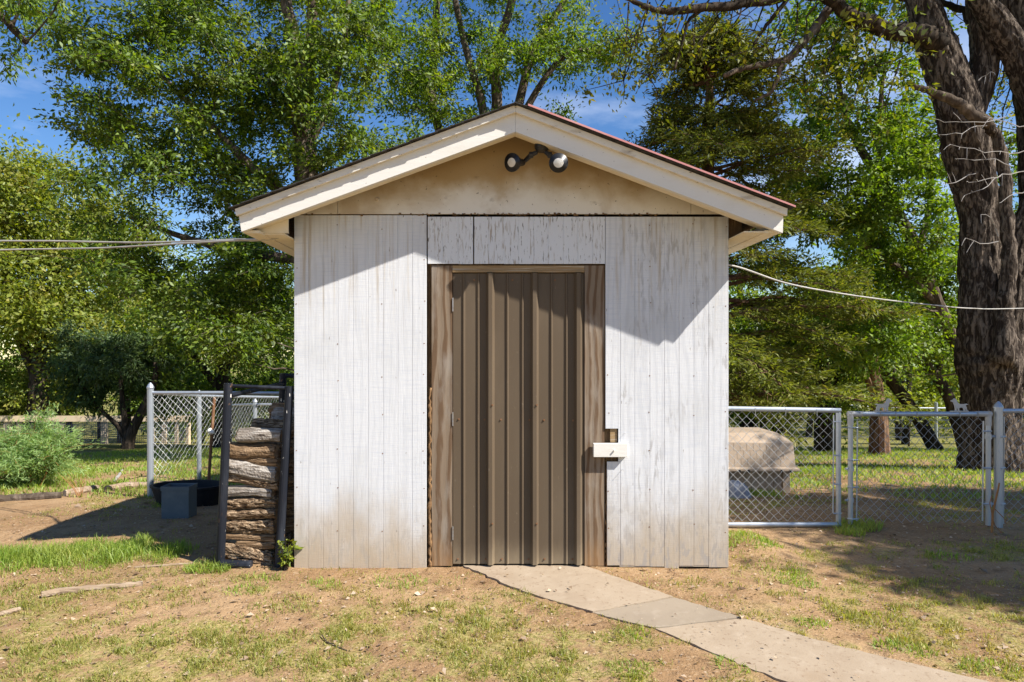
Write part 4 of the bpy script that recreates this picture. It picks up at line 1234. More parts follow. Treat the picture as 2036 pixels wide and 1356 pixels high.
tb = Vector((P(375, 0, 7.1).x, 7.1, ground(-3.2, 7.1)))
tub = empty('rubber_tub', tb, 'low black rubber tub lying behind the blue grey box', 'tub')
mb = MB()
def oval(rx, ry, z, n=28): return [(tb.x + rx * math.cos(2 * math.pi * k / n) , tb.y + ry * math.sin(2 * math.pi * k / n), tb.z + z) for k in range(n)]
rings = [oval(.30, .19, -0.02), oval(.345, .225, .10), oval(.37, .25, .185), oval(.385, .262, .19), oval(.385, .262, .205), oval(.355, .235, .205), oval(.335, .215, .10), oval(.29, .18, .02)]
for r_ in rings: mb.v += r_
n = 28
for i in range(len(rings) - 1):
    for k in range(n): mb.f.append((i * n + k, i * n + (k + 1) % n, (i + 1) * n + (k + 1) % n, (i + 1) * n + k))
mb.f.append(tuple((len(rings) - 1) * n + k for k in range(n)))
mb.build('tub_body', M['black_rubber'], tub, smooth=False)

def lying(name, pix, r, m_, label, cat, group=None, lift=0.6, n=9, wob=0.12, taper=0.7):
    pts_ = []
    for k, (u, v) in enumerate(pix):
        g = G(u, v)
        pts_.append(Vector((g.x, g.y, g.z + r * lift)))
    fine = []
    for k in range(len(pts_) - 1):
        for q in range(4):
            fine.append(pts_[k].lerp(pts_[k + 1], q / 4) + Vector((0, 0, random.uniform(-.1, .1) * r)))
    fine.append(pts_[-1])
    N_ = len(fine)
    rad = [r * (taper + (1 - taper) * math.sin(math.pi * (0.15 + 0.75 * i / N_))) for i in range(N_)]
    c_ = sum(fine, Vector()) / N_
    o = MB().tube(fine, rad, n, wob, seed=len(pix) * 7 + int(r * 1000)).build(name, m_, None, smooth=False, loc=c_)
    return tag(o, label, cat, group)
lying('fallen_branch', [(82, 1187), (120, 1180), (190, 1175), (250, 1171), (284, 1166)], 0.022, M['weathered_wood'], 'thick weathered fallen branch on the dirt at lower left', 'branch')
lying('stick', [(268, 1131), (320, 1128), (386, 1122)], 0.009, M['weathered_wood'], 'thin pale stick lying at the edge of the lush grass', 'stick')
lying('stick', [(-10, 1226), (12, 1221), (40, 1213)], 0.014, M['weathered_wood'], 'short stick end poking in at the left edge of the yard', 'stick')
lying('border_log', [(212, 978), (250, 972), (292, 970)], 0.045, M['weathered_wood'], 'pale border log touching the bluish fence post', 'log', 'border logs along the dirt edge')
lying('border_log', [(128, 988), (160, 984), (192, 976)], 0.045, M['weathered_wood'], 'weathered border log left of the pale one', 'log', 'border logs along the dirt edge')
lying('border_log', [(-20, 1000), (20, 996), (60, 994), (122, 991)], 0.045, M['bark'], 'dark border log lying below the feathery weed bush', 'log', 'border logs along the dirt edge')
lying('border_log', [(306, 968), (370, 969), (425, 972)], 0.045, M['weathered_wood'], 'border log running behind the black rubber tub', 'log', 'border logs along the dirt edge')
lying('stick', [(226, 960), (236, 950), (243, 938)], 0.02, M['dead_twig'], 'curved pale stick standing in the grass left of the corner post', 'stick', lift=0.6)
for p_, lab in (([(640, 1262), (650, 1275), (690, 1292)], 'dark twig on the lawn left of the path'), ([(1652, 1300), (1668, 1308), (1690, 1316)], 'thin dark twig lying on the last path slab'), ([(405, 1322), (420, 1300), (432, 1286)], 'thin pale twig on the dry lawn at lower left')):
    lying('twig', p_, 0.004, M['weathered_wood'] if 'pale' in lab else M['bark'], lab, 'twig', n=5)

# ---------------------------------------------------------------- dog house and the sheet beside it
DYF = 7.9
dh = empty('dog_house', Vector((P(1515, 0, DYF).x, DYF + 0.45, ground(3.1, DYF + .4))), 'beige moulded plastic dog house with an overhanging roof behind the fence', 'dog house')
dx = lambda u: P(u, 0, DYF).x
dzz = lambda v: P(0, v, DYF).z
gzd = ground(dx(1520), DYF + 0.3) - 0.03
bl, br = dx(1440), dx(1573)
eave_l, eave_r = dx(1434), dx(1583)
tl, tr = dx(1452), dx(1556)
ze, zr = dzz(935), dzz(863)
yb0, yb1 = DYF + 0.05, DYF + 0.85
mb = MB()
# body: panels with corner posts, an arched doorway in the long front
mb.box((bl, yb1 - 0.03, gzd), (br, yb1, ze + 0.02)); mb.box((bl, yb0 + 0.001, gzd), (bl + 0.03, yb1 - 0.031, ze + 0.02)); mb.box((br - 0.03, yb0 + 0.001, gzd), (br, yb1 - 0.031, ze + 0.02))
mb.box((bl + 0.031, yb0 + 0.035, gzd), (br - 0.031, yb1 - 0.031, gzd + 0.05))
for x in (bl, br - 0.075):
    mb.prism([(x - 0.005, yb0 - 0.03, gzd), (x + 0.075, yb0 - 0.03, gzd), (x + 0.075, yb0 - 0.012, ze + 0.01), (x - 0.005, yb0 - 0.012, ze + 0.01)],
             [(x - 0.005, yb0 + 0.04, gzd), (x + 0.075, yb0 + 0.04, gzd), (x + 0.075, yb0 + 0.04, ze + 0.01), (x - 0.005, yb0 + 0.04, ze + 0.01)])
mb.build('body', M['beige_plastic'], dh)
# front wall
mb = MB()
xa_, xb_ = bl + 0.078, br - 0.083
mb.slab([(xa_, gzd), (xb_, gzd), (xb_, ze), (xa_, ze)], yb0 + 0.012, yb0 + 0.034)
for k in range(1, 7):
    x = xa_ + (xb_ - xa_) * k / 7
    mb.box((x - 0.006, yb0 + 0.004, gzd + 0.01), (x + 0.006, yb0 + 0.0115, ze - 0.02))
mb.build('front_panel', M['beige_plastic'], dh)
# roof: eave lip, steep faces, flatter ridge
ey0, ey1 = DYF - 0.10, DYF + 0.95
r1z = dzz(878)
L0 = [(eave_l, ey0, ze), (eave_r, ey0, ze), (eave_r, ey1, ze), (eave_l, ey1, ze)]
L1 = [(eave_l, ey0, ze + 0.035), (eave_r, ey0, ze + 0.035), (eave_r, ey1, ze + 0.035), (eave_l, ey1, ze + 0.035)]
L2 = [(eave_l + .02, ey0 + .03, ze + 0.045), (dx(1577), ey0 + .03, ze + 0.045), (dx(1577), ey1 - .03, ze + 0.045), (eave_l + .02, ey1 - .03, ze + 0.045)]
L3 = [(dx(1447), ey0 + .08, r1z), (dx(1576), ey0 + .08, r1z - 0.01), (dx(1576), ey1 - .08, r1z - 0.01), (dx(1447), ey1 - .08, r1z)]
L4 = [(tl, ey0 + .24, zr), (tr, ey0 + .24, zr), (tr, ey1 - .24, zr), (tl, ey1 - .24, zr)]
mb = MB(); mb.v = [q for L in (L0, L1, L2, L3, L4) for q in L]
for i in range(4):
    for k in range(4): mb.f.append((i * 4 + k, i * 4 + (k + 1) % 4, (i + 1) * 4 + (k + 1) % 4, (i + 1) * 4 + k))
mb.f.append((16, 17, 18, 19)); mb.f.append((3, 2, 1, 0))
ro = mb.build('roof', M['beige_plastic'], dh)
bv = ro.modifiers.new('soft', 'BEVEL'); bv.width = 0.009; bv.segments = 2
mb = MB()
for row in range(3):                       # moulded shingle ridges in the steep face
    for k in range(9):
        u = 1457 + k * 13 + (6 if row % 2 else 0)
        za, zb_ = ze + 0.05 + row * (r1z - ze - 0.06) / 3, ze + 0.045 + (row + 1) * (r1z - ze - 0.06) / 3
        yy = lambda z: ey0 + .03 + .05 * (z - ze - .045) / (r1z - ze - .045)
        x = dx(u)
        if x + 0.05 > dx(1568): continue
        mb.prism([(x, yy(za) - 0.002, za), (x + 0.066, yy(za) - 0.002, za), (x + 0.066, yy(zb_) - 0.002, zb_), (x, yy(zb_) - 0.002, zb_)],
                 [(x, yy(za) + 0.01, za), (x + 0.066, yy(za) + 0.01, za), (x + 0.066, yy(zb_) + 0.01, zb_), (x, yy(zb_) + 0.01, zb_)])
mb.build('moulded_shingles', M['beige_plastic'], ro)
for u in (1464, 1482, 1547, 1565):
    MB().box((dx(u) - 0.012, ey0 - 0.006, ze - 0.01), (dx(u) + 0.012, ey0 + 0.002, ze + 0.022)).build('roof_clip', M['black_rubber'], ro)
# crumpled sheet
rr = random.Random(12)
mb = MB(); nn = 15
cs = P(1462, 972, 7.55); gsh = ground(cs.x, 7.55)
for j in range(nn + 1):
    for i in range(nn + 1):
        a_, b_ = i / nn * 2 - 1, j / nn * 2 - 1
        h = max(0, 1 - (abs(a_) ** 3 + abs(b_) ** 3)) ** 0.5
        mb.v.append((cs.x + a_ * 0.15 + rr.uniform(-.008, .008), 7.55 + b_ * 0.16, gsh - 0.01 + 0.17 * h * (0.8 + 0.4 * float(vnoise(i * .6, j * .6, 3))) + rr.uniform(-.012, .012) * h))
for j in range(nn):
    for i in range(nn): mb.f.append((j * (nn + 1) + i, j * (nn + 1) + i + 1, (j + 1) * (nn + 1) + i + 1, (j + 1) * (nn + 1) + i))
o = mb.build('crumpled_sheet', M['grey_cloth'], None, smooth=False, loc=(cs.x, 7.55, gsh))
tag(o, 'crumpled bluish grey sheet on the ground beside the dog house', 'sheet')

# ---------------------------------------------------------------- cables
def cable(name, pts, r, m_, label):
    c_ = pts[len(pts) // 2]
    fine = []
    for k in range(len(pts) - 1):
        p0 = pts[max(k - 1, 0)]; p1 = pts[k]; p2 = pts[k + 1]; p3 = pts[min(k + 2, len(pts) - 1)]
        for q in range(8):
            t = q / 8
            fine.append(0.5 * ((2 * p1) + (p2 - p0) * t + (2 * p0 - 5 * p1 + 4 * p2 - p3) * t * t + (3 * p1 - p0 - 3 * p2 + p3) * t ** 3))
    fine.append(pts[-1])
    o = MB().tube(fine, r, 6).build(name, m_, None, smooth=True, loc=c_)
    return tag(o, label, 'cable')
cable('cable', [P(574, 463, 4.72), P(540, 472, 4.75), P(505, 476, 4.85), P(470, 476, 5.2), P(430, 478, 5.4), P(330, 481, 5.7), P(250, 482, 5.9), P(100, 479, 6.2), P(-60, 478, 6.5), P(-600, 470, 7.5)], 0.0085, M['cable'], 'upper pale cable running left from the shed eave')
cable('cable', [P(572, 466, 4.73), P(540, 475, 4.76), P(505, 478, 4.87), P(470, 478, 5.2), P(400, 482, 5.4), P(330, 486, 5.6), P(200, 493, 5.9), P(100, 495, 6.2), P(-60, 499, 6.4), P(-600, 520, 7.4)], 0.008, M['cable'], 'lower pale cable sagging left from the shed eave')
cable('cable', [Vector((XR + 0.008, 5.0, P(0, 524, 5.0).z)), P(1475, 533, 5.15), P(1560, 562, 5.5), P(1650, 580, 5.9), P(1760, 596, 6.4), P(1860, 607, 6.9), P(1930, 613, 7.3), P(2036, 613, 7.8), P(2400, 600, 9)], 0.0065, M['cable'], 'single pale cable running right from the shed past the big trunk')

# ---------------------------------------------------------------- trees
def leaf_cloud(pts, dirs, size, rng, aspect=0.5, droop=0.25, flat=0.5):
    """one folded-out rhombus per leaf; pts, dirs are (N,3)"""
    n = len(pts)
    d = dirs + rng.normal(0, 0.55, (n, 3)); d[:, 2] -= droop
    d /= np.linalg.norm(d, axis=1, keepdims=True) + 1e-9
    up = rng.normal(0, 0.7, (n, 3)); up += np.array([0.35, -0.15, flat + 0.15])
    s = np.cross(d, up); s /= np.linalg.norm(s, axis=1, keepdims=True) + 1e-9
    nn = np.cross(s, d)
    L = size * rng.uniform(0.4, 1.45, n)[:, None]
    W = L * aspect * 0.5
    bend = L * rng.uniform(-0.12, 0.18, n)[:, None]
    v = np.stack([pts, pts + d * L * 0.45 + s * W + nn * bend, pts + d * L - nn * bend * 0.5, pts + d * L * 0.5 - s * W + nn * bend], 1)
    return v.reshape(-1, 3)

def make_tree(name, label, cat, base, trunks, blobs, leaf_m, bark_m, leaf=0.07, per=260, seed=1, group=None, cl=0.45, aspect=0.5, droop=0.25,
              twig_r=0.006, rough=0.06, sides=8, inner=0.35, gap=0.0, thick=1.0, parts=True, flatten=0.75, limb_up=0.25):
    """trunk polylines [(point, radius)...]; blobs [(centre, (rx, ry, rz), clumps)]; limbs grow from the trunk out to every leaf clump"""
    rng = np.random.default_rng(seed); rr = random.Random(seed)
    root = empty(name, base, label, cat, group)
    mb = MB()
    S = []; SR = []
    for tr in trunks:
        pts_ = [Vector(p) for p, r in tr]; rad = [r for p, r in tr]
        fine = []; fr = []
        for k in range(len(pts_) - 1):
            p0 = pts_[max(k - 1, 0)]; p1 = pts_[k]; p2 = pts_[k + 1]; p3 = pts_[min(k + 2, len(pts_) - 1)]
            m_ = 6
            for q in range(m_):
                t = q / m_
                fine.append(0.5 * ((2 * p1) + (p2 - p0) * t + (2 * p0 - 5 * p1 + 4 * p2 - p3) * t * t + (3 * p1 - p0 - 3 * p2 + p3) * t ** 3))
                fr.append(rad[k] + (rad[k + 1] - rad[k]) * t)
        fine.append(pts_[-1]); fr.append(rad[-1])
        mb.tube(fine, fr, max(sides, 8 if max(fr) < 0.1 else 12), rough, seed=seed)
        for k in range(2, len(fine)):
            S.append(tuple(fine[k])); SR.append(fr[k])
    S = [np.array(s) for s in S]
    C = []
    for c, r, n in blobs:
        c = np.array(c); r = np.array(r)
        k = 0; tries = 0
        while k < n and tries < n * 30:
            tries += 1
            q = rng.normal(0, 1, 3); q /= np.linalg.norm(q)
            rad_ = rng.uniform(inner, 1.0) ** 0.7
            p = c + q * r * rad_
            if gap and vnoise(p[0] * 0.9 + p[1] * 0.5, p[2] * 0.9 - p[1] * 0.3, seed) < gap: continue
            C.append(p); k += 1
    C = np.array(C) if C else np.zeros((0, 3))
    SA = np.array(S); SRA = np.array(SR)
    if len(C):
        dmin = np.array([np.min(np.linalg.norm(SA - p, axis=1)) for p in C])
        order = np.argsort(dmin)
    else: order = []
    buf = np.zeros((len(SA) + len(C) * 7, 3)); bufr = np.zeros(len(buf)); ns = len(SA)
    buf[:ns] = SA; bufr[:ns] = SRA
    L_pts, L_dir = [], []
    for ci in order:
        p = C[ci]
        dv = buf[:ns] - p
        cost = np.linalg.norm(dv, axis=1) + np.maximum(0, dv[:, 2]) * 1.2 - np.minimum(bufr[:ns], 0.08) * 4
        j = int(np.argmin(cost))
        a = buf[j].copy(); dist = np.linalg.norm(p - a)
        r0 = min(bufr[j] * 0.75, twig_r + 0.012 * dist ** 1.1 * thick)
        side = rng.normal(0, 0.09, 3) * dist
        mid = (a + p) / 2 + side + np.array([0, 0, limb_up * 0.35 * dist])
        m_ = 6; pl = []
        for q in range(m_ + 1):
            t = q / m_
            x = (1 - t) ** 2 * a + 2 * t * (1 - t) * mid + t * t * p + rng.normal(0, 0.012 + 0.010 * dist, 3) * (0 < q < m_)
            pl.append(x)
        rads = [max(twig_r * 0.6, r0 + (twig_r * 0.7 - r0) * q / m_) for q in range(m_ + 1)]
        mb.tube(pl, rads, 5 if r0 < 0.03 else 7, 0.08, caps=False, seed=int(ci))
        for q in range(1, m_ + 1):
            buf[ns] = pl[q]; bufr[ns] = rads[q]; ns += 1
        # twigs and leaves in the clump
        k = int(per * rng.uniform(0.6, 1.3))
        R = cl * rng.uniform(0.7, 1.3)
        nt_ = 7
        ends = p + rng.normal(0, 1, (nt_, 3)) * R * np.array([0.75, 0.75, 0.75 * flatten])
        for e_ in ends[:4]:
            mb.tube([p, (p + e_) / 2 + rng.normal(0, 0.03, 3), e_], [twig_r * 0.7, twig_r * 0.5, twig_r * 0.25], 3, caps=False)
        tt = rng.uniform(0.15, 1.1, k)[:, None]
        w = rng.integers(0, nt_, k)
        pts_ = p + (ends[w] - p) * tt + rng.normal(0, R * 0.24, (k, 3)) * np.array([1, 1, flatten])
        L_pts.append(pts_); L_dir.append((ends[w] - p) / (R + 1e-6) * 0.7)
    mb.build('trunk', bark_m, root, smooth=False)
    if L_pts:
        pts_ = np.concatenate(L_pts); drs = np.concatenate(L_dir)
        v = leaf_cloud(pts_, drs, leaf, rng, aspect, droop)
        f = np.arange(len(v), dtype=np.int32).reshape(-1, 4)
        mesh_np('crown', v, f, leaf_m, root, tint=rng.uniform(0, 1, len(f)))
    return root

def tp(pix, Y, dy=0.0):
    """trunk polyline from (u, v, half-width) measures at depth Y (+ dy per point)"""
    return [(P(u, v, Y + dy * k), px(w, Y)) for k, (u, v, w) in enumerate(pix)]
def blob(u, v, ru, rv, Y, dep, n):
    return (P(u, v, Y), (px(ru, Y), dep, px(rv, Y)), n)

# 1 big dark tree behind the left roof slope
Y = 12.6
make_tree('shade_tree', 'tall dense dark green tree with forked trunk rising behind the left roof slope', 'tree', P(622, 0, Y) * 1 + Vector((0, 0, ground(-3.3, Y) - P(622, 0, Y).z)),
    [tp([(625, 930, 34), (620, 700, 27), (614, 450, 25), (608, 330, 23), (603, 230, 23), (598, 150, 17), (584, 70, 13), (568, 0, 11), (545, -160, 8), (520, -320, 4)], Y),
     tp([(603, 215, 17), (614, 130, 13), (620, 60, 11), (622, 0, 10), (640, -150, 7), (655, -300, 3)], Y),
     tp([(606, 300, 12), (650, 210, 8), (678, 120, 7), (690, 30, 6), (700, -90, 4)], Y, -0.05),
     tp([(608, 420, 13), (500, 330, 9), (400, 230, 6), (300, 130, 4)], Y, -0.15),
     tp([(612, 520, 12), (480, 500, 9), (360, 470, 6), (260, 430, 4)], Y, 0.1)],
    [blob(375, 170, 235, 200, Y, 2.4, 190), blob(400, 470, 215, 190, Y, 2.4, 160), blob(700, 190, 150, 230, Y, 2.2, 105), blob(470, -150, 330, 150, Y, 2.6, 120), blob(470, 640, 110, 100, Y, 1.5, 34), blob(170, 90, 90, 60, Y, 1.2, 16), blob(180, 250, 60, 50, Y, .8, 9)],
    M['leaf_dark'], M['bark'], 0.088, 240, 3, cl=0.38, aspect=0.42, gap=0.41, flatten=0.55)
# 2 lighter multi-stemmed tree behind the peak
Y = 15.0
make_tree('multi_stem_tree', 'lighter multi stemmed tree fanning out above the roof peak', 'tree', Vector((P(985, 0, Y).x, Y, ground(0, Y))),
    [tp([(985, 920, 26), (984, 600, 20), (982, 330, 13), (988, 200, 11), (984, 110, 9), (1018, 0, 8), (1040, -160, 5)], Y),
     tp([(984, 480, 14), (962, 230, 9), (930, 110, 7), (905, 0, 6), (890, -130, 4)], Y),
     tp([(986, 420, 13), (1050, 130, 8), (1085, 60, 7), (1122, 0, 6), (1180, -120, 4)], Y),
     tp([(984, 500, 13), (870, 250, 9), (862, 130, 8), (868, 0, 7), (860, -150, 4)], Y, 0.1),
     tp([(988, 330, 10), (1080, 160, 6), (1150, 100, 5), (1240, 130, 3)], Y, -0.1)],
    [blob(880, 140, 150, 150, Y, 1.8, 80), blob(1075, 150, 140, 140, Y, 1.7, 42), blob(1180, 140, 90, 120, Y, 1.4, 16), blob(1000, -110, 270, 130, Y, 2.0, 60), blob(960, 330, 160, 120, Y, 1.6, 40)],
    M['leaf_mid'], M['bark'], 0.09, 220, 5, cl=0.38, aspect=0.42, gap=0.41, flatten=0.6)
# 3 cedar right of the peak
Y = 11.6
rng = np.random.default_rng(9)
root = empty('cedar_tree', Vector((P(1408, 0, Y).x, Y, ground(3.6, Y))), 'olive cedar with level feathery branches standing behind the right roof slope', 'tree')
mb = MB()
tr = tp([(1412, 930, 24), (1408, 700, 20), (1406, 500, 16), (1407, 350, 13), (1410, 220, 9), (1413, 130, 6), (1416, 50, 3)], Y)
mb.tube([p for p, r in tr], [r for p, r in tr], 10, 0.06)
LP, LD = [], []
zb_, zt_ = P(0, 815, Y).z, P(0, 60, Y).z
for k in range(135):
    t = rng.uniform(0, 1) ** 1.0
    z = zb_ + (zt_ - zb_) * t
    ang = rng.uniform(0, 2 * math.pi)
    reach = (2.75 * (1 - t) ** 0.55 + 0.30) * rng.uniform(0.5, 1.08)
    x0 = P(1408, 0, Y).x
    st = np.array([x0, Y, z])
    dr = np.array([math.cos(ang), math.sin(ang), 0.0])
    rise = rng.uniform(-0.05, 0.35)
    pl = []
    for q in range(9):
        s = q / 8
        pl.append(st + dr * reach * s + np.array([0, 0, reach * (rise * s - 0.28 * s * s)]) + rng.normal(0, 0.02, 3) * (q > 0))
    r0 = 0.012 + 0.012 * reach
    mb.tube(pl, [r0 * (1 - 0.85 * q / 8) for q in range(9)], 5, 0.1, caps=False)
    perp = np.array([-dr[1], dr[0], 0])
    for q in range(2, 9):
        s = q / 8
        for side in (-1, 1, 0):
            wlen = (0.30 + 0.35 * (1 - s)) * rng.uniform(0.5, 1.2) * (0.4 + reach / 3)
            tip = pl[q] + perp * side * wlen + dr * wlen * 0.7 + np.array([0, 0, rng.uniform(-0.16, 0.10)])
            mb.tube([pl[q], (pl[q] + tip) / 2 + rng.normal(0, .015, 3), tip], [0.006, 0.004, 0.002], 3, caps=False)
            n_ = int(64 * (0.4 + wlen * 1.3))
            tt = rng.uniform(0.2, 1.15, n_)[:, None]
            LP.append(pl[q] + (tip - pl[q]) * tt + rng.normal(0, 0.055, (n_, 3)) * np.array([1, 1, 0.7]))
            LD.append(np.repeat(((tip - pl[q]) / (np.linalg.norm(tip - pl[q]) + 1e-6))[None], n_, 0) * 1.3)
mb.build('trunk', M['bark_red'], root)
LP = np.concatenate(LP); LD = np.concatenate(LD)
v = leaf_cloud(LP, LD, 0.095, rng, 0.22, 0.15)
f = np.arange(len(v), dtype=np.int32).reshape(-1, 4)
mesh_np('crown', v, f, M['needle'], root, tint=rng.uniform(0, 1, len(f)))
# 4 bright leaning tree between cedar and big trunk
Y = 13.6
make_tree('leaning_tree', 'bright green tree with thin leaning trunk between the cedar and the big trunk', 'tree', Vector((P(1950, 0, Y).x, Y, ground(9, Y))),
    [tp([(1950, 905, 13), (1915, 720, 12), (1862, 600, 12), (1825, 500, 12), (1785, 425, 11), (1745, 350, 9), (1700, 275, 7), (1670, 180, 5), (1660, 60, 3)], Y),
     tp([(1785, 425, 9), (1750, 330, 6), (1748, 240, 5), (1760, 120, 3)], Y, -0.1),
     tp([(1860, 600, 9), (1770, 520, 7), (1690, 470, 5), (1620, 430, 3)], Y, -0.15),
     tp([(1825, 500, 7), (1850, 400, 6), (1850, 280, 4)], Y, 0.15)],
    [blob(1690, 300, 150, 200, Y, 1.9, 95), blob(1800, 440, 110, 160, Y, 1.7, 60), blob(1690, 90, 140, 130, Y, 1.8, 44), blob(1630, 480, 130, 120, Y, 1.5, 40), blob(1790, 640, 120, 110, Y, 1.5, 36), blob(1840, 220, 60, 150, Y, 1.2, 20)],
    M['leaf_bright'], M['bark'], 0.092, 210, 7, cl=0.36, aspect=0.5, gap=0.42, flatten=0.6)
# 5 yellow-green trees at the far left
Y = 24.0
make_tree('field_tree', 'yellow green tree at the far left beyond the wooden rail fence', 'tree', Vector((P(75, 0, Y).x, Y, ground(-16, Y))),
    [tp([(70, 905, 22), (78, 760, 17), (92, 640, 13), (108, 540, 9), (112, 430, 6)], Y), tp([(78, 760, 12), (30, 640, 9), (10, 520, 6)], Y), tp([(85, 700, 9), (150, 600, 6), (185, 520, 4)], Y)],
    [blob(80, 420, 120, 110, Y, 3.2, 90), blob(60, 560, 150, 120, Y, 3.2, 90), blob(160, 620, 120, 90, Y, 2.6, 55), blob(-60, 480, 120, 150, Y, 3, 60)],
    M['leaf_yellow'], M['bark_dark'], 0.15, 230, 13, cl=0.85, aspect=0.5, gap=0.34)
Y = 27.0
make_tree('field_tree', 'second yellow green tree between the far left tree and the dark tall one', 'tree', Vector((P(250, 0, Y).x, Y, ground(-16, Y))),
    [tp([(250, 905, 18), (255, 720, 13), (262, 640, 10), (250, 520, 7), (245, 430, 4)], Y), tp([(256, 690, 8), (275, 600, 6), (268, 520, 4)], Y)],
    [blob(235, 470, 75, 90, Y, 2.8, 42), blob(230, 610, 70, 60, Y, 2.4, 22), blob(330, 640, 90, 90, Y, 2.6, 40), blob(230, 720, 130, 60, Y, 2.4, 40)],
    M['leaf_yellow'], M['bark_dark'], 0.15, 210, 14, cl=0.8, aspect=0.5, gap=0.36)
# 6 small peach-like tree and bright bush behind it
g = G(256, 893); Y = g.y
make_tree('orchard_tree', 'small dark leaved tree with slanting stems before the wooden rail fence', 'tree', g,
    [[(g + Vector((0, 0, -0.1)), px(15, Y)), (g + Vector((0.0, 0, 0.25)), px(11, Y)), (P(276, 830, Y), px(9, Y)), (P(298, 785, Y), px(8, Y)), (P(310, 735, Y), px(5, Y)), (P(300, 670, Y), px(3, Y))],
     [(P(253, 875, Y), px(7, Y)), (P(232, 845, Y), px(5, Y)), (P(208, 822, Y), px(4, Y)), (P(180, 790, Y), px(3, Y)), (P(140, 730, Y), px(2, Y))],
     [(P(254, 880, Y), px(8, Y)), (P(248, 840, Y), px(6, Y)), (P(240, 760, Y), px(4, Y)), (P(230, 690, Y), px(2, Y))]],
    [blob(215, 735, 90, 66, Y, 1.1, 56), blob(145, 725, 40, 86, Y, 0.6, 26), blob(285, 715, 55, 66, Y, 0.8, 28), blob(190, 800, 45, 14, Y, 0.4, 7)],
    M['leaf_peach'], M['bark_dark'], 0.11, 150, 15, cl=0.26, aspect=0.28, droop=0.6)
Y = 20.5
make_tree('round_bush', 'bright grey green bush behind the small dark leaved tree', 'bush', Vector((P(250, 0, Y).x, Y, ground(-11, Y))),
    [tp([(255, 895, 8), (250, 760, 5), (240, 690, 3)], Y)], [blob(245, 715, 85, 75, Y, 1.4, 70), blob(330, 760, 60, 60, Y, 1.2, 34)],
    M['leaf_light'], M['bark_dark'], 0.10, 210, 17, cl=0.45, aspect=0.5)
# 7 tree filling in under the tall dark one
Y = 19.0
make_tree('thicket_tree', 'mid green tree filling the space left of the shed wall', 'tree', Vector((P(440, 0, Y).x, Y, ground(-8, Y))),
    [tp([(440, 905, 20), (445, 760, 15), (430, 640, 10), (420, 540, 5)], Y), tp([(444, 740, 10), (500, 640, 7), (540, 560, 4)], Y), tp([(442, 780, 8), (380, 700, 6), (350, 640, 4)], Y)],
    [blob(400, 640, 110, 90, Y, 1.8, 56), blob(530, 640, 80, 110, Y, 1.6, 48), blob(450, 770, 160, 60, Y, 1.5, 60)],
    M['leaf_mid'], M['bark_dark'], 0.11, 200, 19, cl=0.55, gap=0.34)
Y = 25.0
make_tree('yellow_bush', 'yellowish bush mass behind the wooden fence at far left', 'bush', Vector((P(70, 0, Y).x, Y, ground(-16, Y))),
    [tp([(70, 900, 8), (80, 800, 6), (90, 740, 3)], Y)], [blob(60, 770, 140, 65, Y, 2.0, 70), blob(-120, 760, 120, 80, Y, 2.0, 40)], M['leaf_yellow'], M['bark_dark'], 0.15, 170, 23, cl=0.6)
Y = 27.0
make_tree('yellow_bush', 'dark green bush mass behind the corner fence post', 'bush', Vector((P(400, 0, Y).x, Y, ground(-11, Y))),
    [tp([(400, 895, 8), (400, 820, 6), (405, 770, 3)], Y)], [blob(400, 800, 150, 60, Y, 2.0, 60), blob(560, 790, 90, 70, Y, 2.0, 36)], M['leaf_mid'], M['bark_dark'], 0.14, 190, 24, cl=0.6)

# 8 the big old tree at the right
Y = 10.7
OB = Vector((P(1968, 0, Y).x, Y, ground(7.7, Y)))
oak = empty('old_tree', OB, 'massive old tree with furrowed bark and forked trunk at the right edge', 'tree')
def heavy(pix, n=80, dy=0.0, seed=1, amp=0.09, sub=24):
    """thick furrowed trunk: dense rings with bark ridges running up it"""
    ctr = tp(pix, Y, dy)
    mb = MB(); pts_, rad = [], []
    for k in range(len(ctr) - 1):
        p0 = ctr[max(k - 1, 0)][0]; p1 = ctr[k][0]; p2 = ctr[k + 1][0]; p3 = ctr[min(k + 2, len(ctr) - 1)][0]
        for q in range(sub):
            t = q / sub
            pts_.append(0.5 * ((2 * p1) + (p2 - p0) * t + (2 * p0 - 5 * p1 + 4 * p2 - p3) * t * t + (3 * p1 - p0 - 3 * p2 + p3) * t ** 3))
            rad.append(ctr[k][1] + (ctr[k + 1][1] - ctr[k][1]) * t)
    pts_.append(ctr[-1][0]); rad.append(ctr[-1][1])
    ref = None; s = 0.0
    for i, p in enumerate(pts_):
        d = (pts_[min(i + 1, len(pts_) - 1)] - pts_[max(i - 1, 0)]).normalized()
        if ref is None: ref = Vector((1, 0, 0))
        a = (ref - d * ref.dot(d)).normalized(); b = d.cross(a); ref = a
        if i: s += (p - pts_[i - 1]).length
        th = np.arange(n) * 2 * math.pi / n
        lump = fbm(np.cos(th) * 1.3 + 7 * seed, np.sin(th) * 1.3 + s * 1.1, seed, 3) - 0.5
        ridge = fbm(th * 6.5 + 0.5 * np.sin(s * 2.0) + 3 * seed, th * 0 + s * 3.4, seed + 9, 4)
        ridge = np.abs(ridge - 0.5) * 2
        r = rad[i] * (1 + 0.35 * lump) + np.minimum(0.05, rad[i] * amp * 1.3) * (np.minimum(ridge, .55) - 0.3) * 2.0
        for k in range(n):
            mb.v.append(tuple(p + (a * math.cos(th[k]) + b * math.sin(th[k])) * float(r[k])))
    for i in range(len(pts_) - 1):
        for k in range(n):
            mb.f.append((i * n + k, i * n + (k + 1) % n, (i + 1) * n + (k + 1) % n, (i + 1) * n + k))
    mb.f.append(tuple((len(pts_) - 1) * n + k for k in range(n)))
    return mb
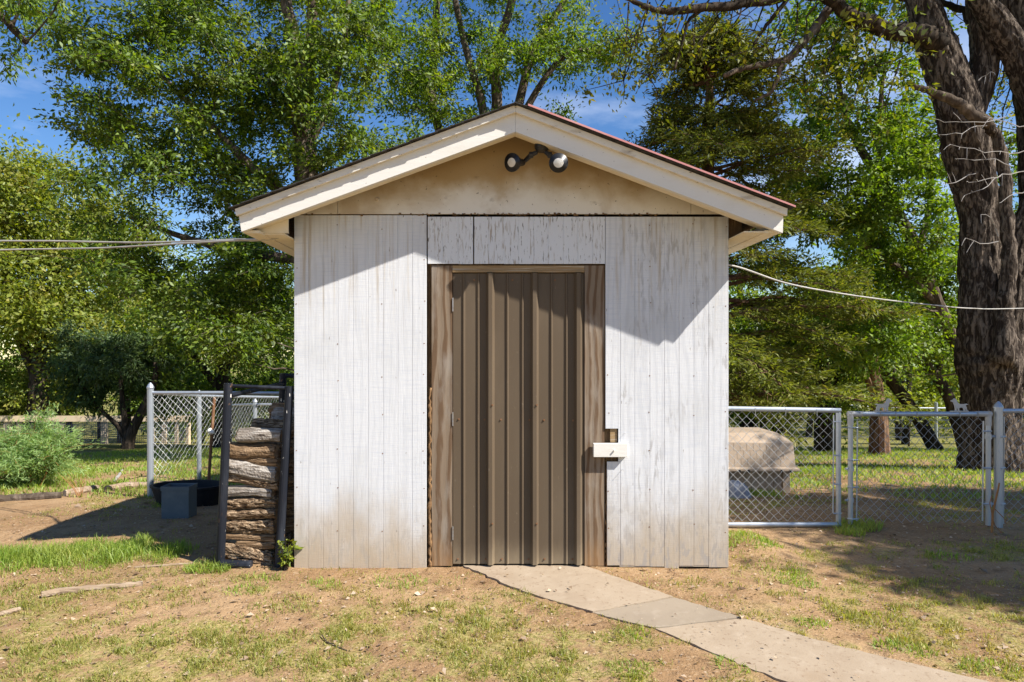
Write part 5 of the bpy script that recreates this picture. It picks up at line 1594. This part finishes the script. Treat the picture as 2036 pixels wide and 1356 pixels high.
heavy([(1978, 985, 92), (1974, 930, 58), (1972, 870, 49), (1972, 790, 50), (1970, 720, 55), (1962, 660, 50), (1953, 560, 39), (1948, 430, 34), (1936, 350, 40), (1922, 280, 42), (1903, 200, 39), (1870, 110, 34), (1834, 0, 28), (1805, -140, 24), (1780, -300, 12)], seed=2).build('trunk', M['oak_bark'], oak, smooth=True)
heavy([(2002, 760, 40), (2010, 680, 34), (2018, 580, 28), (2026, 480, 26), (2052, 420, 24), (2076, 330, 26), (2062, 220, 28), (2028, 120, 28), (1990, 60, 25), (1948, 0, 21), (1922, -60, 18), (1890, -220, 10)], 64, seed=4, dy=-0.03).build('trunk', M['oak_bark'], oak, smooth=True)
heavy([(2046, 560, 20), (2050, 400, 20), (2050, 250, 24), (2034, 120, 28), (2012, 0, 30), (2005, -120, 26), (2010, -300, 14)], 56, seed=6, dy=0.05).build('trunk', M['oak_bark'], oak, smooth=True)
heavy([(1918, 260, 22), (1944, 190, 24), (1958, 120, 26), (1952, 50, 24), (1940, -30, 20), (1930, -160, 12)], 56, seed=7, dy=0.02).build('limb', M['oak_bark'], oak, smooth=True)
def limb(pix, y_off, dy=0.0, n=10, seed=1):
    ctr = [(P(u, v, Y + y_off + dy * k), px(w, Y)) for k, (u, v, w) in enumerate(pix)]
    rr = random.Random(seed); pts_ = []; rad = []
    for k in range(len(ctr) - 1):
        for q in range(5):
            t = q / 5
            pts_.append(ctr[k][0].lerp(ctr[k + 1][0], t) + Vector((rr.uniform(-1, 1), rr.uniform(-1, 1), rr.uniform(-1, 1))) * ctr[k][1] * 0.25 * (q > 0)); rad.append(ctr[k][1] + (ctr[k + 1][1] - ctr[k][1]) * t)
    pts_.append(ctr[-1][0]); rad.append(ctr[-1][1])
    return MB().tube(pts_, rad, n, 0.07, seed=seed)
limb([(1872, 84, 20), (1835, 70, 19), (1800, 66, 17), (1756, 58, 15), (1712, 42, 14), (1672, 18, 12), (1640, -8, 11), (1580, -12, 9), (1500, 4, 8), (1440, 14, 8), (1380, 17, 7), (1330, 23, 6), (1300, 20, 5), (1262, 4, 4), (1220, -20, 3)], -0.15, -0.12, 10, 3).build('limb', M['bark_dark'], oak, smooth=True)
limb([(1668, -6, 9), (1640, 28, 9), (1604, 76, 8), (1566, 118, 7), (1530, 126, 6), (1480, 134, 5), (1440, 150, 4)], -0.5, -0.1, 8, 4).build('limb', M['bark'], oak, smooth=True)
limb([(1557, 122, 5), (1545, 160, 4), (1532, 185, 3), (1500, 200, 2)], -0.9, 0, 6, 5).build('limb', M['bark'], oak, smooth=True)
limb([(1570, -6, 4), (1540, 30, 4), (1515, 62, 3), (1498, 90, 2)], -0.8, 0, 6, 6).build('limb', M['bark_dark'], oak, smooth=True)
limb([(1402, 14, 4), (1372, 36, 3), (1362, 60, 3), (1352, 105, 2), (1340, 140, 2)], -1.3, 0, 6, 7).build('limb', M['bark_dark'], oak, smooth=True)
limb([(1962, 245, 11), (1940, 232, 11), (1905, 205, 10), (1870, 190, 8), (1838, 178, 6), (1808, 168, 4)], -0.55, -0.02, 8, 8).build('dead_limb', M['bark'], oak, smooth=True)
limb([(1986, 720, 22), (1996, 640, 17), (2002, 560, 14), (2003, 470, 12), (1999, 380, 11), (1993, 310, 10), (1979, 264, 9), (1960, 247, 9)], -0.42, -0.015, 14, 9).build('limb', M['oak_bark'], oak, smooth=True)
limb([(1864, 10, 9), (1820, 4, 8), (1780, -10, 7)], 0.2, 0, 8, 10).build('limb', M['bark_dark'], oak, smooth=True)
limb([(1955, 110, 9), (1920, 20, 8), (1880, 8, 6), (1850, -10, 4)], 0.5, 0.1, 8, 11).build('limb', M['bark_dark'], oak, smooth=True)
# bleached dead twigs
mb = MB(); rr = random.Random(15)
def twig(u, v, Yt, du, dv, n, r):
    pts_ = [P(u, v, Yt)]
    for k in range(n):
        u += du * rr.uniform(.6, 1.3); v += dv * rr.uniform(-.3, 1.4) + rr.uniform(-5, 5)
        pts_.append(P(u, v, Yt - 0.05 * k))
        if k and rr.random() < 0.55:
            q = P(u + du * rr.uniform(-.3, 1), v + rr.uniform(-24, 24), Yt - 0.05 * k - 0.05)
            mb.tube([pts_[-1], (pts_[-1] + q) / 2 + Vector((0, 0, .01)), q], [r * .6, r * .5, r * .3], 4)
    mb.tube(pts_, [r * (1 - .7 * k / n) for k in range(n + 1)], 5)
for (u, v, du, dv, n) in ((1962, 250, -16, 6, 6), (2000, 232, -22, 3, 6), (2040, 250, -18, -4, 5), (2036, 300, -17, -3, 9), (2010, 330, -20, -5, 6), (2040, 340, -15, 4, 8), (1990, 350, -14, 8, 5), (1985, 470, -9, -14, 4), (1985, 480, -16, -4, 4), (1940, 345, -14, 4, 5), (2040, 380, -10, 8, 5), (1945, 160, 8, -8, 4)):
    twig(u, v, Y - 0.95, du, dv, n, 0.008)
mb.build('dead_twigs', M['dead_twig'], oak)
# its leaves: sparse sprays along the limbs overhead and a crown above the frame
rng = np.random.default_rng(41)
LP = []; LD = []
def spray(p, R, k):
    LP.append(np.array(p) + rng.normal(0, 1, (k, 3)) * R * np.array([1, 1, .7])); LD.append(rng.normal(0, .5, (k, 3)))
mb = MB()
def clump(u, v, Yc, R, k, frm=None):
    c_ = P(u, v, Yc)
    for j in range(5):
        e_ = c_ + Vector(rng.normal(0, R, 3))
        mb.tube([c_, (c_ + e_) / 2 + Vector(rng.normal(0, .03, 3)), e_], [.008, .006, .003], 4, caps=False)
        spray(e_, R * 0.45, k // 5)
    if frm is not None:
        f_ = P(*frm)
        mb.tube([f_, (f_ + c_) / 2 + Vector(rng.normal(0, .08, 3)), c_], [.014, .011, .008], 5, caps=False)
for u in range(1230, 1700, 42):
    clump(u + rng.uniform(-15, 15), rng.uniform(20, 110), 9.6 + rng.uniform(-.5, .9), .26, 110, (u + 20, 5, 9.8))
for (u, v) in ((1330, 110), (1380, 90), (1290, 150), (1260, 80), (1500, 60), (1530, 140), (1600, 150), (1450, 60), (1690, 110), (1640, 150), (1240, 160), (1310, 60), (1740, 130), (1760, 210), (1700, 190)):
    clump(u, v, 9.9 + rng.uniform(-.5, .8), .28, 140, (u + 30, v - 90, 10))
for (u, v) in ((1990, 140), (2020, 150), (1980, 200), (2030, 200), (1900, 30), (1990, 290), (2026, 260)):
    clump(u, v, 12.6, .35, 150, (u + 20, v - 120, 12.4))
for k in range(46):                                         # the crown out of the top of the frame
    clump(rng.uniform(1500, 2600), rng.uniform(-620, -120), 10.2 + rng.uniform(-3.2, 3.2), .55, 300, (rng.uniform(1700, 2100), -160, 10.6))
mb.build('twigs', M['bark_dark'], oak)
LP = np.concatenate(LP); LD = np.concatenate(LD)
v = leaf_cloud(LP, LD, 0.085, rng, 0.48, 0.3)
f = np.arange(len(v), dtype=np.int32).reshape(-1, 4)
mesh_np('crown', v, f, M['leaf_oak'], oak, tint=rng.uniform(0, 1, len(f)))

# 9 thin trunks and shade trees behind the gate
def understory(name, label, trunks, blobs_, Y, m_leaf, m_bark, seed, leaf=0.1, per=170, cl=0.5, gap=0.36):
    u0 = trunks[0][0][0]
    x = P(u0, 0, Y).x
    tr_ = []
    for t_ in trunks:
        tt = tp(t_, Y)
        if t_[0][1] > 860:
            tt[0] = (Vector((tt[0][0].x, Y, ground(tt[0][0].x, Y) - 0.15)), tt[0][1])
        tr_.append(tt)
    return make_tree(name, label, 'tree', Vector((x, Y, ground(x, Y))), tr_, blobs_, m_leaf, m_bark, leaf, per, seed, cl=cl, gap=gap)
understory('slanting_tree', 'dark slanting trunk crossing behind the gate from upper left to lower right',
    [[(1868, 900, 14), (1830, 840, 12), (1790, 780, 11), (1745, 730, 10), (1700, 690, 9), (1640, 650, 6)], [(1745, 730, 7), (1760, 640, 5), (1770, 540, 3)]],
    [blob(1640, 640, 110, 80, 17, 1.6, 34), blob(1760, 560, 110, 90, 17, 1.6, 36)], 17.0, M['leaf_mid'], M['bark_dark'], 51)
understory('slanting_tree', 'shorter slanting trunk just left of the massive old tree',
    [[(1925, 895, 14), (1890, 800, 11), (1862, 750, 10), (1830, 715, 9), (1790, 690, 5)], [(1862, 750, 7), (1880, 660, 5), (1870, 560, 3)]],
    [blob(1850, 680, 70, 70, 16, 1.3, 26), blob(1880, 560, 60, 80, 16, 1.3, 20)], 16.0, M['leaf_bright'], M['bark_dark'], 52)
understory('stout_tree', 'stout reddish trunk standing behind the left dog cut-out on the gate',
    [[(1748, 890, 22), (1748, 850, 17), (1744, 780, 12), (1738, 720, 10), (1745, 640, 7)], [(1744, 800, 8), (1728, 760, 7), (1712, 720, 5), (1690, 640, 3)]],
    [blob(1720, 640, 80, 70, 15, 1.2, 22)], 15.0, M['leaf_bright'], M['bark_red'], 53)
understory('thicket_tree', 'dark trunk in deep shade above the dog house roof',
    [[(1640, 885, 22), (1640, 800, 18), (1632, 700, 12), (1620, 560, 6)], [(1640, 800, 8), (1680, 720, 5), (1700, 660, 3)]],
    [blob(1600, 690, 120, 90, 16.5, 1.8, 50), blob(1660, 760, 80, 50, 16.5, 1.4, 22)], 16.5, M['leaf_mid'], M['bark_dark'], 54)
understory('thicket_tree', 'shaded tree right behind the corner of the shed',
    [[(1490, 890, 20), (1488, 790, 15), (1480, 680, 9), (1470, 560, 5)], [(1540, 890, 12), (1545, 800, 9), (1550, 700, 5)]],
    [blob(1500, 700, 120, 100, 18, 2, 50), blob(1440, 620, 100, 120, 18, 2, 36), blob(1520, 810, 100, 40, 18, 1.6, 26)], 18.0, M['leaf_mid'], M['bark_dark'], 55)
understory('thicket_tree', 'tree behind the massive old trunk at the right edge',
    [[(2060, 890, 18), (2050, 760, 14), (2040, 600, 9), (2050, 430, 5)]],
    [blob(2060, 640, 120, 140, 16, 1.8, 56), blob(2080, 400, 130, 140, 16, 1.8, 50), blob(1960, 400, 90, 150, 17, 1.6, 36)], 16.0, M['leaf_bright'], M['bark_dark'], 56)
understory('thicket_tree', 'sunlit yellowish tree glimpsed between the trunks behind the gate',
    [[(1800, 885, 8), (1805, 800, 6), (1810, 720, 4)]],
    [blob(1810, 780, 130, 60, 24, 2.0, 46), blob(1960, 780, 110, 70, 24, 2.0, 34), blob(1690, 790, 90, 50, 24, 2, 26)], 24.0, M['leaf_yellow'], M['bark_dark'], 57, 0.13, 170, 0.6)

# 10 limb reaching in at the top left
Y = 9.0
make_tree('overhanging_tree', 'dark bare ended limb with loose leaves reaching in at the top left corner', 'tree', Vector((-9.6, Y, ground(-9.6, Y))),
    [[(Vector((-9.6, Y, ground(-9.6, Y) - .1)), .22), (Vector((-9.4, Y, 2.5)), .18), (Vector((-9.0, Y, 5.2)), .13), (P(-200, -60, Y), .09), (P(-90, -10, Y), .07), (P(0, 32, Y), .056), (P(28, 60, Y), .047), (P(52, 84, Y), .040)],
     [(P(26, 50, Y), .022), (P(36, 20, Y), .016), (P(44, -30, Y), .012)], [(P(52, 84, Y), .016), (P(80, 55, Y), .012), (P(112, 12, Y), .010), (P(130, -40, Y), .006)]],
    [blob(60, 30, 75, 60, Y, 0.5, 12), blob(-140, -60, 140, 120, Y, 1.2, 30), blob(30, 120, 30, 30, Y, .3, 3)], M['leaf_bright'], M['bark_dark'], 0.08, 90, 61, cl=0.22, aspect=0.36, droop=0.5)

# 11 tree to the right of the camera: out of the frame, it throws the dappled shade over the gate
make_tree('yard_tree', 'tree right of the frame whose crown shades the ground before the gate', 'tree', Vector((10.6, 3.4, 0)),
    [[(Vector((10.6, 3.4, -.1)), .3), (Vector((10.6, 3.4, 2.0)), .24), (Vector((10.4, 3.5, 4.2)), .17), (Vector((10.2, 3.6, 6.4)), .09), (Vector((10.1, 3.7, 8.0)), .04)]],
    [((10.2, 3.6, 5.9), (2.6, 1.75, 1.5), 120), ((12.2, 3.2, 5.6), (2.0, 1.6, 1.5), 50), ((8.1, 4.2, 5.1), (1.25, 0.9, 0.8), 46), ((8.8, 2.15, 5.5), (1.5, 0.55, 0.6), 50), ((9.9, 5.0, 5.2), (1.9, 0.7, 0.6), 50), ((10.4, 4.7, 5.5), (2.3, 0.8, 0.8), 60)], M['leaf_mid'], M['bark'], 0.10, 260, 63, cl=0.42, gap=0.40)

# 12 feathery weed bush at left
g = G(62, 968); Y = g.y
make_tree('weed_bush', 'feathery pale green weed bush at the left edge', 'bush', g,
    [[(g + Vector((0, 0, -.05)), .012), (g + Vector((0, 0, .4)), .008), (g + Vector((.05, 0, .8)), .004)], [(g + Vector((.1, 0, -.05)), .012), (g + Vector((.3, 0, .45)), .006)], [(g + Vector((-.1, 0, -.05)), .012), (g + Vector((-.4, 0, .45)), .006)]],
    [blob(48, 922, 66, 38, Y, .45, 56), blob(58, 890, 44, 26, Y, .3, 20), blob(-40, 905, 60, 50, Y, .4, 24), blob(75, 845, 12, 30, Y, .1, 4), blob(112, 890, 20, 28, Y, .2, 6)],
    M['feather_weed'], M['orange_twig'], 0.055, 380, 65, cl=0.15, aspect=0.16, droop=0.0, twig_r=0.003, thick=0.4)

# far-off woodland closing the view
rng = np.random.default_rng(71)
LPs = []; LDs = []
mbw = MB()
for k in range(460):
    x = rng.uniform(-46, 52); yy = rng.uniform(31, 44)
    gzz = ground(x, yy)
    top = 4.0 + 2.6 * float(fbm(x * 0.12, yy * .1, 6, 3)) + rng.uniform(-1.2, 0.6)
    z = gzz + rng.uniform(0.2, 1.0) ** 0.8 * (top - gzz)
    n_ = 110
    LPs.append(np.array([x, yy, z]) + rng.normal(0, 1, (n_, 3)) * np.array([1.0, 1.0, .8])); LDs.append(rng.normal(0, .5, (n_, 3)))
v = leaf_cloud(np.concatenate(LPs), np.concatenate(LDs), 0.34, rng, 0.55, 0.2)
f = np.arange(len(v), dtype=np.int32).reshape(-1, 4)
wood = mesh_np('far_woodland', v, f, M['leaf_mid'], None, tint=rng.uniform(0, 1, len(f)))
tag(wood, 'far off belt of green woodland closing the view behind all fences', 'woodland', kind='stuff')
for k in range(70):
    x = rng.uniform(-44, 50); yy = rng.uniform(30, 36)
    mbw.tube([(x, yy, ground(x, yy) - .2), (x + rng.uniform(-.3, .3), yy, 0.6), (x + rng.uniform(-.8, .8), yy, 3.4)], [.16, .12, .07], 6, 0.1)
o = mbw.build('trunks', M['bark_dark'], wood); o['kind'] = 'stuff'

# ---------------------------------------------------------------- small plants
def leafy_sprig(name, base, H, n_st, label, cat, m_, leaf, spread, seed, per=9):
    rng = np.random.default_rng(seed)
    root = empty(name, base, label, cat)
    mb = MB(); LP = []; LD = []
    for k in range(n_st):
        a = rng.uniform(0, 6.28); sp = spread * rng.uniform(.2, 1)
        p0 = Vector(base) + Vector((rng.uniform(-.02, .02), rng.uniform(-.02, .02), -0.01))
        tip = Vector(base) + Vector((math.cos(a) * sp, math.sin(a) * sp * .6, H * rng.uniform(.5, 1)))
        mid = (p0 + tip) / 2 + Vector((0, 0, .02))
        mb.tube([p0, mid, tip], [.004, .003, .0015], 4, caps=False)
        for q in range(per):
            t = rng.uniform(.3, 1.02)
            p = (1 - t) ** 2 * p0 + 2 * t * (1 - t) * mid + t * t * tip
            LP.append(p); LD.append(rng.normal(0, 1, 3))
    mb.build('stem', M['bark_dark'], root)
    v = leaf_cloud(np.array([tuple(p) for p in LP]), np.array(LD), leaf, rng, 0.6, 0.0)
    f = np.arange(len(v), dtype=np.int32).reshape(-1, 4)
    mesh_np('leaves', v, f, m_, root, tint=rng.uniform(0, 1, len(f)))
    return root
q = P(566, 1128, 4.76)
leafy_sprig('sprout_plant', Vector((q.x, 4.74, 0.0)), .24, 12, 'small yellow green plant sprouting at the left foot of the shed', 'plant', M['leaf_yellow'], 0.05, .09, 81)
q = P(1985, 1062, 5.72)
rt_ = empty('dry_weed', Vector((q.x, 5.72, ground(q.x, 5.72))), 'orange brown dry weed stems at the foot of the gate post', 'plant')
mb = MB(); rr = random.Random(6)
for pix, r_ in (([(1972, 1066), (1974, 1020), (1984, 975), (1987, 960)], .010), ([(1973, 1030), (1978, 1045), (1990, 1058), (2015, 1066)], .005), ([(1974, 1030), (1968, 1000), (1972, 985)], .005), ([(1990, 1058), (1992, 1068), (1988, 1074)], .004), ([(1976, 1010), (1996, 1030), (2001, 1042)], .004)):
    mb.tube([P(u, v, 5.72) for u, v in pix], [r_ * (1 - .5 * k / len(pix)) for k in range(len(pix))], 6, 0.1)
mb.build('stem', M['orange_twig'], rt_)
q = G(160, 990)
rt_ = empty('dry_weed', q, 'thin orange weed stems beside the weed bush and border logs', 'plant')
mb = MB()
for k in range(9):
    a = rr.uniform(-.25, .1)
    mb.tube([q + Vector((rr.uniform(-.03, .03), 0, -.02)), q + Vector((a * .5, 0, .14)), q + Vector((a, rr.uniform(-.1, .1), rr.uniform(.18, .30)))], [.003, .0025, .001], 4)
mb.build('stem', M['orange_twig'], rt_)

# ---------------------------------------------------------------- grass and litter
def blades(name, pts, heights, width, m_, label, cat, seed, lean=0.5):
    rng = np.random.default_rng(seed)
    n = len(pts)
    a = rng.uniform(0, 2 * math.pi, n)
    d = np.stack([np.cos(a), np.sin(a), np.zeros(n)], 1)
    s = np.stack([-np.sin(a), np.cos(a), np.zeros(n)], 1)
    tw = rng.uniform(0, 2 * math.pi, n); s = np.stack([np.cos(tw), np.sin(tw), np.zeros(n)], 1)
    H = heights[:, None]; W = (width * rng.uniform(.6, 1.3, n))[:, None]
    ln = (lean * rng.uniform(0.1, 1.3, n))[:, None]
    up = np.array([[0, 0, 1.0]])
    m1 = pts + up * H * .55 + d * H * ln * .3
    tip = pts + up * H * (1 - .35 * ln) + d * H * ln
    v = np.stack([pts - s * W, pts + s * W, m1 + s * W * .8, m1 - s * W * .8, tip], 1).reshape(-1, 3)
    b = np.arange(n) * 5
    loops = np.stack([b, b + 1, b + 2, b + 3, b + 3, b + 2, b + 4], 1).ravel()
    starts = np.stack([np.arange(n) * 7, np.arange(n) * 7 + 4], 1).ravel()
    tint = np.repeat(rng.uniform(0, 1, n), 2)
    o = mesh_np(name, v, None, m_, None, tint=tint, loops=loops, loop_start=starts)
    return tag(o, label, cat, kind='stuff')
rng = np.random.default_rng(91)
def scatter(n, x0, x1, y0, y1, f_acc):
    x = rng.uniform(x0, x1, n); y = rng.uniform(y0, y1, n)
    k = rng.uniform(0, 1, n) < f_acc(x, y)
    vis = np.abs(x) < y * 0.85 + 0.6
    k &= vis
    return x[k], y[k]
# lush patches
x, y = scatter(420000, -4.6, 3.4, 4.3, 6.4, lambda x, y: lush(x, y) ** 1.3 * 0.36)
left = x < 0
h = np.where(left, rng.uniform(.04, .15, len(x)), rng.uniform(.03, .085, len(x))) * (0.45 + 0.55 * lush(x, y))
blades('grass', np.stack([x, y, gz(x, y) - .008], 1), h, 0.0028, M['grass_lush'], 'lush bright green grass beside the log rack and the right shed corner', 'grass', 1, 0.8)
# thin lawn
def lawn(x, y):
    c = cover(x, y)
    tuft = np.clip((fbm(x * 11, y * 11, 14, 3) - 0.44) * 5, 0, 1)
    return c * (0.30 + 0.42 * tuft) * (1 - lush(x, y))
x, y = scatter(820000, -4.4, 5.2, 2.9, 7.6, lawn)
h = rng.uniform(.010, .040, len(x)) * (0.6 + 0.8 * np.clip((fbm(x * 11, y * 11, 14, 2) - 0.40) * 4, 0, 1))
blades('grass', np.stack([x, y, gz(x, y) - .006], 1), h, 0.0024, M['grass_dry'], 'sparse yellow green lawn tufts across the foreground dirt', 'grass', 2, 1.1)
x, y = scatter(260000, -9, 14, 7.4, 18, lambda x, y: cover(x, y) * np.clip(1.5 - y / 14, .2, 1))
h = rng.uniform(.03, .11, len(x))
blades('grass', np.stack([x, y, gz(x, y) - .01], 1), h, 0.006, M['grass_lush'], 'rougher grass growing behind the shed and fences', 'grass', 3, 0.9)
# greener single tufts at the path and gate
pts_ = []; hs = []
for (u, v, r_, n_, hh) in ((1470, 1322, .10, 260, .06), (1500, 1318, .07, 150, .05), (1265, 1262, .07, 120, .05), (1800, 1290, .12, 260, .06), (1615, 1240, .08, 180, .05), (1250, 1330, .09, 150, .05), (1590, 1160, .10, 160, .06), (1710, 1050, .14, 380, .11), (1890, 1110, .12, 150, .06),
                           (400, 1135, .09, 240, .09), (480, 1178, .10, 160, .05), (510, 1155, .12, 160, .05), (640, 1165, .10, 140, .05), (800, 1160, .14, 190, .05), (440, 1135, .05, 100, .08), (1975, 1330, .12, 220, .05), (1660, 1290, .05, 60, .05), (1690, 1062, .1, 200, .10), (330, 1008, .1, 120, .08), (1520, 985, .15, 260, .10)):
    c_ = G(u, v)
    a = rng.uniform(0, 6.28, n_); r1 = r_ * np.sqrt(rng.uniform(0, 1, n_))
    xx = c_.x + np.cos(a) * r1 * 1.3; yy = c_.y + np.sin(a) * r1
    ok = ~in_poly(xx, yy, PATH)
    pts_.append(np.stack([xx, yy, gz(xx, yy) - .006], 1)[ok]); hs.append((rng.uniform(.4, 1.1, n_) * hh)[ok])
blades('grass', np.concatenate(pts_), np.concatenate(hs), 0.003, M['grass_lush'], 'separate green grass tufts along the path edge and gate', 'grass', 4, 1.0)
# dry leaves and crumbs lying about
n_ = 34000
x = rng.uniform(-4.5, 5.5, n_); y = 2.9 + 5.6 * rng.uniform(0, 1, n_) ** 1.2
k = (np.abs(x) < y * .85 + .4) & ~((x > -1.45) & (x < 1.68) & (y > 4.76)) & (~in_poly(x, y, PATH) | (rng.uniform(0, 1, n_) < 0.12))
x, y = x[k], y[k]
pz = np.where(in_poly(x, y, PATH), 0.0225, gz(x, y) + 0.008)
pts_ = np.stack([x, y, pz], 1)
d = rng.normal(0, 1, (len(x), 3)); d[:, 2] *= 0.12
d /= np.linalg.norm(d, axis=1, keepdims=True)
upv = rng.normal(0, .25, (len(x), 3)); upv[:, 2] += 1
s = np.cross(d, upv); s /= np.linalg.norm(s, axis=1, keepdims=True)
L = (rng.gamma(1.2, 0.0070, len(x)) + 0.003)[:, None]
cu = L * rng.uniform(.05, .35, len(x))[:, None] * np.array([[0, 0, 1]])
v = np.stack([pts_, pts_ + d * L * .5 + s * L * .3 + cu, pts_ + d * L, pts_ + d * L * .5 - s * L * .3 + cu * .5], 1).reshape(-1, 3)
f = np.arange(len(v), dtype=np.int32).reshape(-1, 4)
o = mesh_np('leaf_litter', v, f, M['litter'], None, tint=rng.uniform(0, 1, len(f)))
tag(o, 'small dry leaves scattered over dirt lawn and path', 'leaf litter', kind='stuff')
